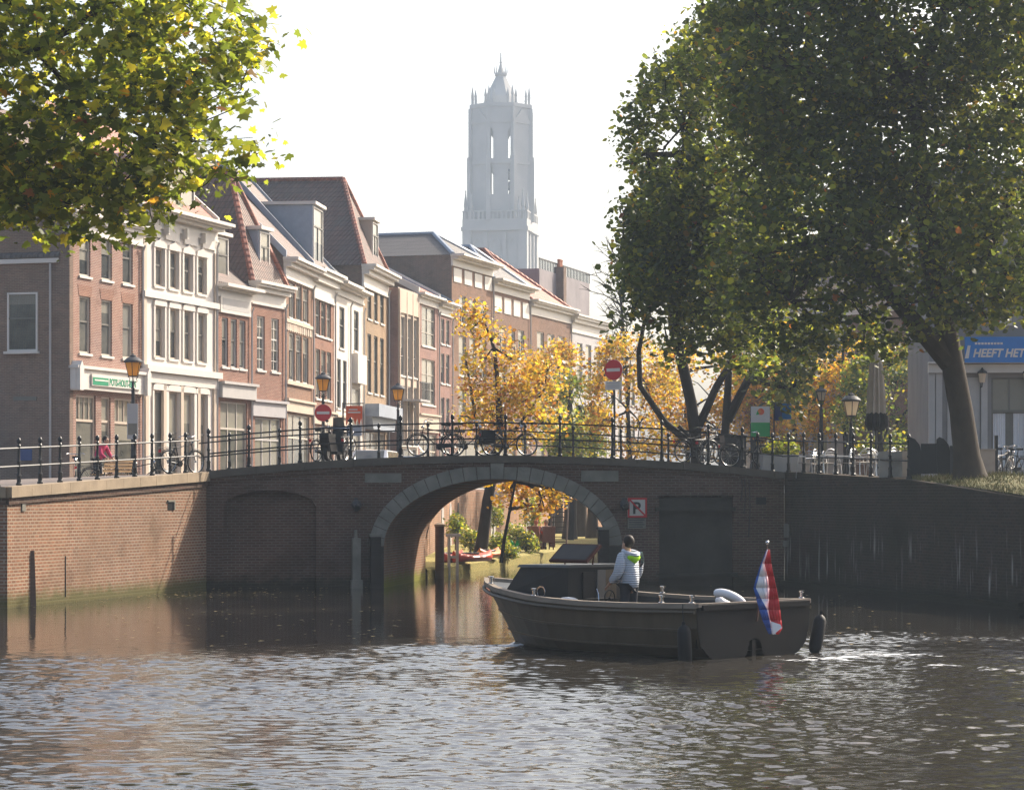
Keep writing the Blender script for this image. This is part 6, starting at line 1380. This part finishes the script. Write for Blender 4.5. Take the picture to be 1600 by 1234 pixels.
# ------------------------------------------------------------------ things under the arch
def kayak(label, px, py, Y, rz, mt):
    t = link('kayak', None); f = MB(); n = 12; rings = []
    f2 = MB(); 
    for i in range(15):
        x = -1.3+2.6*i/14; w = .36*math.sqrt(max(.004, 1-(x/1.32)**2)); zt = .30+.12*(x/1.3)**4; f2.v += [(x, w*math.cos(a), .17+(.17*math.sin(a) if math.sin(a) < 0 else (zt-.17)*math.sin(a))) for a in [2*math.pi*j/n for j in range(n)]]
    for i in range(14):
        for j in range(n): f2.f.append([i*n+j, i*n+(j+1)%n, (i+1)*n+(j+1)%n, (i+1)*n+j]); f2.mi.append(0)
    f2.f += [list(range(n))[::-1], [14*n+j for j in range(n)]]; f2.mi += [0,0]
    bpy.data.objects.remove(t); t = thing('kayak', label, 'kayak', (PX(px,Y),Y,.40), rz, 'kayaks on the wharf edge'); f2.build('kayak_hull', M[mt], t, 60)
    c = MB(); c.torus((-.1,0,.31), .27, .03, 'z', 18, 6); c.v = [(x*1.5, y, z) for x, y, z in c.v]; c.m = 1; c.ball((-.15,0,.30),(.36,.22,.02),12,4); c.build('cockpit_rim', [M['black'], M['rubber']], t, 60)
kayak('red kayak drawn up on the wharf edge under the arch', 738, 872, 92, R(60), 'kayak')
kayak('orange kayak behind the red one, nearest the golden tree trunk', 764, 868, 97, R(75), 'kayak2')
kayak('red kayak half hidden behind the white wooden frame', 706, 874, 92, R(75), 'kayak')
def beam_thing(name, label, cat, px, Y, z0, z1, w, mt, cap=None, group=None):
    t = thing(name, label, cat, (PX(px,Y),Y,0), 0, group); f = MB(); f.lathe([(w/2,z0),(w/2,z1)] if cap else [(w/2,z0),(w/2*.96,z1-.03),(w/2*.8,z1)], n=10); f.build('pile', M[mt], t, 40)
    if cap: f = MB(); f.lathe([(w/2+.03,z1+.002),(w/2+.03,z1+.06),(w/4,z1+.12)], n=12); f.build('cap', M[cap], t, 40)
beam_thing('mooring_pile', 'round timber mooring pile with pale cap just behind the arch', 'mooring pile', 687, 86, -1, PZ(822,86), .32, 'timber', 'coping')
t = thing('mooring_post', 'square dark timber post standing in the water before the sunlit wall', 'mooring post', (PX(45,64.3),64.3,0), R(18)); f = MB(); zt = PZ(860,64.3)
f.hexa([(-.12,-.15,-1),(.20,-.15,-1),(.20,.15,-1),(-.12,.15,-1)], [(-.16,-.15,zt),(.12,-.15,zt),(.12,.15,zt+.02),(-.16,.15,zt+.02)]); f.build('post_body', M['timber'], t)
t = thing('white_frame', 'white wooden frame standing on the wharf edge under the arch', 'frame', (PX(708,88.5),88.5,.2), R(10)); zt = PZ(838,88.5)-.2
f = MB(); f.box(-.19,-.10,-.05,.05,-.9,zt); f.box(.10,.19,-.05,.05,-.9,zt); f.box(-.26,.26,-.08,.08,zt,zt+.10); f.box(-.10,.10,-.03,.03,zt-.75,zt-.66); f.build('frame_timbers', M['wpaint'], t)
t = thing('wall_lantern', 'white square lantern on a bracket, seen under the arch', 'lantern', (PX(775,104),104,.42)); z = PZ(792,104)-.42
f = MB(); f.tube([(-.45,0,0),(-.45,0,z+.75)], .03, 6); f.tube([(-.45,0,z+.70),(0,0,z+.72)], .02, 6); f.build('bracket', M['iron'], t); f = MB(); f.lathe([(.13,z),(.17,z+.42)], n=4); f.build('lantern_glass', M['opal'], t); f = MB(); f.lathe([(.24,z+.421),(.24,z+.46),(.05,z+.62)], n=4); f.build('lantern_roof', M['wpaint'], t)
t = thing('wharf_ladder', 'tall grey ladder stair leaning up from the lawn to the street', 'ladder', (PX(872,122),122,.46), R(-20)); f = MB()
for x in (-.42,.42): f.bar((x,0,0),(x*.9-.2,1.1,PZ(765,122)-.46),.07,.12)
f.build('stringers', M['timber'], t); f = MB()
for k in range(11): q = (k+.5)/11; f.bar((-.42-.18*q,1.1*q,(PZ(765,122)-.46)*q),(.42-.24*q,1.1*q,(PZ(765,122)-.46)*q),.12,.04)
f.build('treads', M['dtimber'], t)
t = thing('flower_pot', 'white flower pot on the lawn below the seated people', 'plant pot', (PX(804,101),101,.43)); f = MB(); f.lathe([(.12,0),(.17,.28),(.19,.30)], n=12); f.build('pot', M['wpaint'], t, 40)
f = MB(); r = random.Random(2)
for k in range(26): a = r.random()*6.28; d = .1+.16*r.random(); p = Vector((d*math.cos(a), d*math.sin(a), .42+.22*r.random())); f.tube([(0,0,.28), p*.6+Vector((0,0,.15)), p], [.012,.02,.003], 3)
f.build('plant', M['green'], t)
# ------------------------------------------------------------------ cars behind the bridge
def car(label, loc, rz, mt):
    t = thing('parked_car', label, 'car', loc, rz, 'cars in the left street'); pr = [(-2.0,.25),(2.0,.25),(2.05,.6),(1.95,.78),(.95,.92),(.35,1.38),(-1.3,1.42),(-1.85,.98),(-2.05,.9),(-2.05,.5)]
    f = MB(); f.prism(pr, -.85, .85); f.v = [(x, y*(.82 if z > 1.0 else 1), z) for x, y, z in f.v]; f.build('body', M[mt], t, 30)
    f = MB()
    for y in (-1, 1): f.hexa([(.78,y*.82,.98),(-1.6,y*.82,.98),(-1.25,y*.72,1.36),(.34,y*.72,1.34)], [(.78,y*.84,.98),(-1.6,y*.84,.98),(-1.25,y*.74,1.36),(.34,y*.74,1.34)])
    f.quad((.97,-.7,.94),(.97,.7,.94),(.40,.6,1.36),(.40,-.6,1.36)); f.quad((-1.87,-.7,1.0),(-1.87,.7,1.0),(-1.36,.6,1.40),(-1.36,-.6,1.40)); f.build('windows', M['paned'], t)
    for x in (-1.25,1.3):
        for y in (-.78,.78): f = MB(); f.torus((0,0,0),.24,.08,'y',16,8); f.m = 1; f.tube([(0,-.06,0),(0,.06,0)],.18,12); o = f.build('wheel', [M['rubber'], M['alu']], t, 50); o.location = (x,y,.31)
    for y in (-.6,.6):
        f = MB(); f.box(1.93,2.06,y-.14,y+.14,.58,.70); f.build('headlight', M['opal'], t)
        f = MB(); f.box(-2.07,-2.0,y-.12,y+.12,.7,.84); f.build('tail_light', M['red'], t)
car('white parked car showing over the left bridge ramp', (PX(592,108),108,3.25), R(78), 'carwhite')
car('pale blue parked car behind the bicycles on the bridge', (PX(650,112),112,3.05), R(78), 'carblue')
# ------------------------------------------------------------------ right-hand terrace
def tchair(label, loc, rz):
    t = thing('terrace_chair', label, 'chair', loc, rz, 'aluminium terrace chairs'); f = MB()
    f.hexa([(-.22,-.22,.43),(.22,-.22,.45),(.22,.22,.45),(-.22,.22,.43)], [(-.22,-.22,.455),(.22,-.22,.475),(.22,.22,.475),(-.22,.22,.455)]); f.build('seat', M['canvas'], t)
    f = MB(); f.torus((-.26,0,.62), .25, .018, 'x', 14, 5, 0, math.pi); 
    for k in range(3): f.tube([(-.25,-.22,.62+.07*k),(-.28,0,.62+.08*k),(-.25,.22,.62+.07*k)], .012, 4)
    f.build('backrest', M['alu'], t)
    for sx in (-1,1):
        for sy in (-1,1): f = MB(); f.tube([(sx*.27,sy*.25,0),(sx*.22,sy*.24,.45)] + ([(sx*.26,sy*.25,.66)] if sx < 0 else []), .016, 5); f.build('leg', M['alu'], t)
    for y in (-.25,.25): f = MB(); f.tube([(-.26,y,.64),(.18,y,.66),(.22,y,.45)], .016, 5); f.build('armrest', M['alu'], t)
    return t
c0 = tchair('aluminium terrace chair nearest the bridge end', (PX(1262,78),78,3.3), R(150))
for px, Y, rz, lab in ((1275,80.5,30,'aluminium chair in the back row, second from the bridge end'),(1290,77.5,120,'aluminium chair pressed to the railing left of the pale lamp'),(1300,80.5,-20,'aluminium chair in the back row left of the pale lamp'),(1318,77,160,'aluminium chair by the railing under the pale lamp'),
    (1343,79.5,10,'aluminium chair right behind the pale lamp post'),(1352,76,100,'aluminium chair by the railing right of the pale lamp'),(1372,78,-60,'aluminium chair under the folded parasol'),(1385,75.5,140,'aluminium chair by the railing under the parasol'),(1402,77.5,40,'aluminium chair right of the folded parasol')):
    dup(c0, (PX(px,Y),Y,3.3), R(rz), lab)
def ttable(label, px, Y):
    t = thing('terrace_table', label, 'table', (PX(px,Y),Y,3.3), 0, 'terrace tables'); f = MB(); f.lathe([(.36,.70),(.37,.72),(.36,.74)], n=20); f.build('tabletop', M['alu'], t, 40); f = MB(); f.lathe([(.25,0),(.24,.02),(.03,.05),(.03,.699)], n=10); f.build('pedestal', M['iron'], t, 40)
ttable('round terrace table left of the pale lamp', 1284, 79.2); ttable('round terrace table right of the pale lamp', 1362, 78.0)
t = thing('planter_box', 'grey wooden planter box behind the railing left of the terrace', 'planter', (PX(1222,80),80,3.3), BR); f = MB(); f.box(-.7,.55,-.25,.25,0,.75); f.build('box', M['gpaint'], t); f = MB(); r = random.Random(8)
L = np.array([(r.uniform(-.6,.5), r.uniform(-.25,.25), .75+abs(r.gauss(0,.22))) for k in range(420)]); link('plant', leaf_mesh('plant', L, .10, GREENL, np.random.default_rng(9), HEXL, M['leaf']), t)
t = thing('planter_box', 'weathered wooden planter box at the right end of the railing', 'planter', (PX(1401,71.5),71.5,3.28), R(-60)); f = MB(); f.box(-.55,.5,-.2,.2,0,.72)
for k in range(3): f.box(-.57,.52,-.215,.215,.08+.22*k,.24+.22*k)
f.build('box', M['canvas'], t)
t = thing('parasol', 'tall folded beige parasol with dark lower edge on the terrace', 'parasol', (PX(1369,82),82,3.3)); zt = PZ(548,82)-3.3; zl = PZ(671,82)-3.3
f = MB(); f.lathe([(.34,0),(.34,.08),(.035,.10),(.035,zt+.12)], n=10); f.build('pole', M['iron'], t, 40)
f = MB(); n = 22; prof = [(.05,zt),(.20,zt-.4),(.27,zt-1.3),(.29,zl+.55)]; prof2 = [(.30,zl+.549),(.34,zl+.25),(.24,zl)]
def fold(prof): 
    vs = []; fs = []
    for r_, z in prof:
        for j in range(n): q = r_*(1.1 if j % 2 else .78); a = 2*math.pi*j/n; vs.append((q*math.cos(a), q*math.sin(a), z-(.06 if j % 2 else 0)))
    for i in range(len(prof)-1):
        for j in range(n): fs.append((i*n+j, i*n+(j+1)%n, (i+1)*n+(j+1)%n, (i+1)*n+j))
    return vs, fs
f.add(*fold(prof)); cl = f.build('folded_canopy', M['canvas'], t); f = MB(); f.add(*fold(prof2)); f.build('dark_valance', M['rubber'], cl)
# covered black bench frame with two rounded ends by the trunk
t = thing('iron_bench', 'black iron bench with two tall rounded ends left of the leaning trunk', 'bench', (PX(1448,70),70,3.2), R(-8)); k = 70/F
for x in (-.42,.36):
    f = MB(); f.prism([(x-.06,0),(x+.26,0),(x+.26,.78),(x+.22,.95),(x+.10,1.10),(x-.02,1.16),(x-.10,1.10),(x-.10,.6)], -.30, .30); f.build('bench_end', M['black'], t)
f = MB(); f.box(-.16,.30,-.24,.24,.16,.98); f.build('backrest', M['black'], t); f = MB(); f.box(.62,1.15,-.3,.3,.0,.92); f.build('side_cabinet', M['iron'], t)
for x in (-.3,.5):
    f = MB(); f.box(x-.04,x+.04,-.26,-.20,-.12,.3); f.build('leg', M['black'], t)
# street cabinet behind the trunk, bin by the bridge
t = thing('utility_cabinet', 'beige utility cabinet right of the leaning trunk', 'cabinet', (PX(1541,76),76,3.25), R(-5)); f = MB(); f.box(-.24,.24,-.2,.2,0,.86); f.box(-.27,.27,-.23,.23,.862,.90); f.m = 1; f.box(.25,.33,-.15,.1,0,1.3); f.build('cabinet_body', [M['canvas'], M['black']], t)
t = thing('litter_bin', 'dark square litter bin at the right end of the bridge', 'litter bin', BP(BS(1150,1.9),1.9,deckz(16)-.02), BR); f = MB(); f.box(-.45,.25,-.3,.3,0,.95); f.m = 1; f.box(-.47,.27,-.32,.32,.952,1.02); f.build('bin_body', [M['iron'], M['black']], t)
# corner cafe with blue banner
cy = 90.0; cX = PX(1452,cy); t = thing('corner_cafe', 'grey white corner building with dark window over net curtains', 'building', (cX,cy,3.3), R(-4)); k = cy/F
def cx(px): return (px-1452)*k
def cz_(py): return PZ(py,cy)-3.3
W_ = cx(1760); hl = [(cx(1548),cx(1604),cz_(733),cz_(590)), (cx(1622),cx(1680),cz_(733),cz_(590))]; up_ = [(cx(1470),cx(1490),cz_(505),cz_(430)),(cx(1550),cx(1580),cz_(505),cz_(430)),(cx(1620),cx(1650),cz_(505),cz_(430))]
f = MB(); cutwall(f, W_, 0, 11.0, hl+up_, rev=.2); f.quad((0,0,0),(0,9,0),(0,9,11),(0,0,11)); f.quad((0,0,11),(W_,0,11),(W_,9,11),(0,9,11)); f.quad((W_,0,0),(W_,9,0),(W_,9,11),(W_,0,11)); M['cafewall'] = paint('grey cafe plaster', (.25,.24,.235), .75, var=.2, vscale=.8); f.build('wall', M['cafewall'], t)
f = MB(); f.box(-.05,W_,-.25,.02,cz_(583),cz_(570)); f.box(-.05,W_,-.4,.02,cz_(569),cz_(566)); f.build('cornice', M['wpaint'], t)
f = MB()
for px in (1455,1466,1536,1610): f.box(cx(px)-.1,cx(px)+.12,-.16,.02,0,cz_(584))
f.box(cx(1480),cx(1530),-.05,.02,0,cz_(590)); f.build('pilasters', M['gpaint'], t)
for a, b_, c, d in hl:
    f = MB(); f.box(a,b_,.10,.16,d-.07,d); f.box(a,a+.07,.10,.16,c,d-.07); f.box(b_-.07,b_,.10,.16,c,d-.07); f.box(a+.07,b_-.07,.10,.16,c+(d-c)*.62,c+(d-c)*.62+.09); f.box((a+b_)/2-.03,(a+b_)/2+.03,.11,.15,c+(d-c)*.62+.09,d-.07); w = f.build('window', M['frame'], t)
    f = MB(); f.quad((a,.14,c+(d-c)*.62),(b_,.14,c+(d-c)*.62),(b_,.14,d),(a,.14,d)); f.build('pane', M['paned'], w)
    f = MB()
    for x0_, x1_ in ((a+.08,a+(b_-a)*.40),(a+(b_-a)*.62,b_-.08)):
        n = 14
        for i in range(n): xa, xb = x0_+(x1_-x0_)*i/n, x0_+(x1_-x0_)*(i+1)/n; f.quad((xa,.16+.02*(i%2),c),(xb,.16+.02*((i+1)%2),c),(xb,.16+.02*((i+1)%2),c+(d-c)*.61),(xa,.16+.02*(i%2),c+(d-c)*.61))
    f.build('net_curtain', M['plastic'], w); f = MB(); f.quad((a,.195,c),(b_,.195,c),(b_,.195,c+(d-c)*.62),(a,.195,c+(d-c)*.62)); f.build('room_dark', M['frame'], w)
for a, b_, c, d in up_:
    window(t, (a+b_)/2, c, d, b_-a, 'sash', 'wpaint')
b_ = thing('advertising_banner', 'bright blue banner with white capitals over the cafe window', 'banner', (cX,cy-.5,3.3), R(-4)); x0, x1 = cx(1503), cx(1640)
f = MB(); zt, zb = cz_(528), cz_(568); f.hexa([(x0,-.02,zb),(x1,-.02,zb),(x1,.02,zb),(x0,.02,zb)], [(x0,-.02,zt),(x1,-.02,zt),(x1,.02,zt),(x0,.02,zt)]); cl = f.build('banner_cloth', M['blue'], b_)
f = MB(); f.prism([(x0,zb+.15),(x0+.13,zb+.15),(x0+.2,zt-.3),(x0+.1,zt-.3)], -.026, -.0205)
f.build('white_edge', M['wpaint'], cl)
text('HEEFT HET', .40, M['wpaint'], cl, (x0+.27,-.024,zb+.2), shear=.25, bold=.014, name='lettering', xs=.9); 
f = MB()
for i in range(9): f.box(x0+.35+.11*i, x0+.43+.11*i, -.026, -.0205, zt-.27, zt-.20)
f.build('small_lettering', M['wpaint'], cl)
for px, lab in ((1531,'small black wall lantern left of the cafe window'),(1601,'small black wall lantern right of the cafe window')):
    w = thing('wall_lantern', lab, 'lantern', (cX+cx(px),cy-.45,PZ(594,cy)), 0, 'wall lanterns of the cafe'); f = MB(); f.tube([(0,.3,-.25),(0,.05,-.25),(0,0,-.1)], .02, 5); f.build('bracket', M['black'], w); f = MB(); f.lathe([(.09,-.1),(.15,.22)], n=6); f.build('lantern_glass', M['opal'], w); f = MB(); f.lathe([(.19,.221),(.17,.28),(.05,.36),(.02,.42)], n=6); f.build('lantern_roof', M['black'], w)
# ------------------------------------------------------------------ the sunlit haze of an autumn noon
hz = MB(); hz.box(-900,900,-20,1150,-2.2,125); ho = hz.build('haze', []); ho['kind'] = 'stuff'
m = bpy.data.materials.new('haze'); m.use_nodes = True; nt = m.node_tree; nt.nodes.remove(nt.nodes['Principled BSDF'])
pv = nd(nt, 'ShaderNodeVolumePrincipled', {'Color': (.70,.84,1.0,1), 'Density': .00042, 'Anisotropy': .2}); nt.links.new(pv.outputs[0], nt.nodes['Material Output'].inputs['Volume'])
ho.data.materials.append(m)
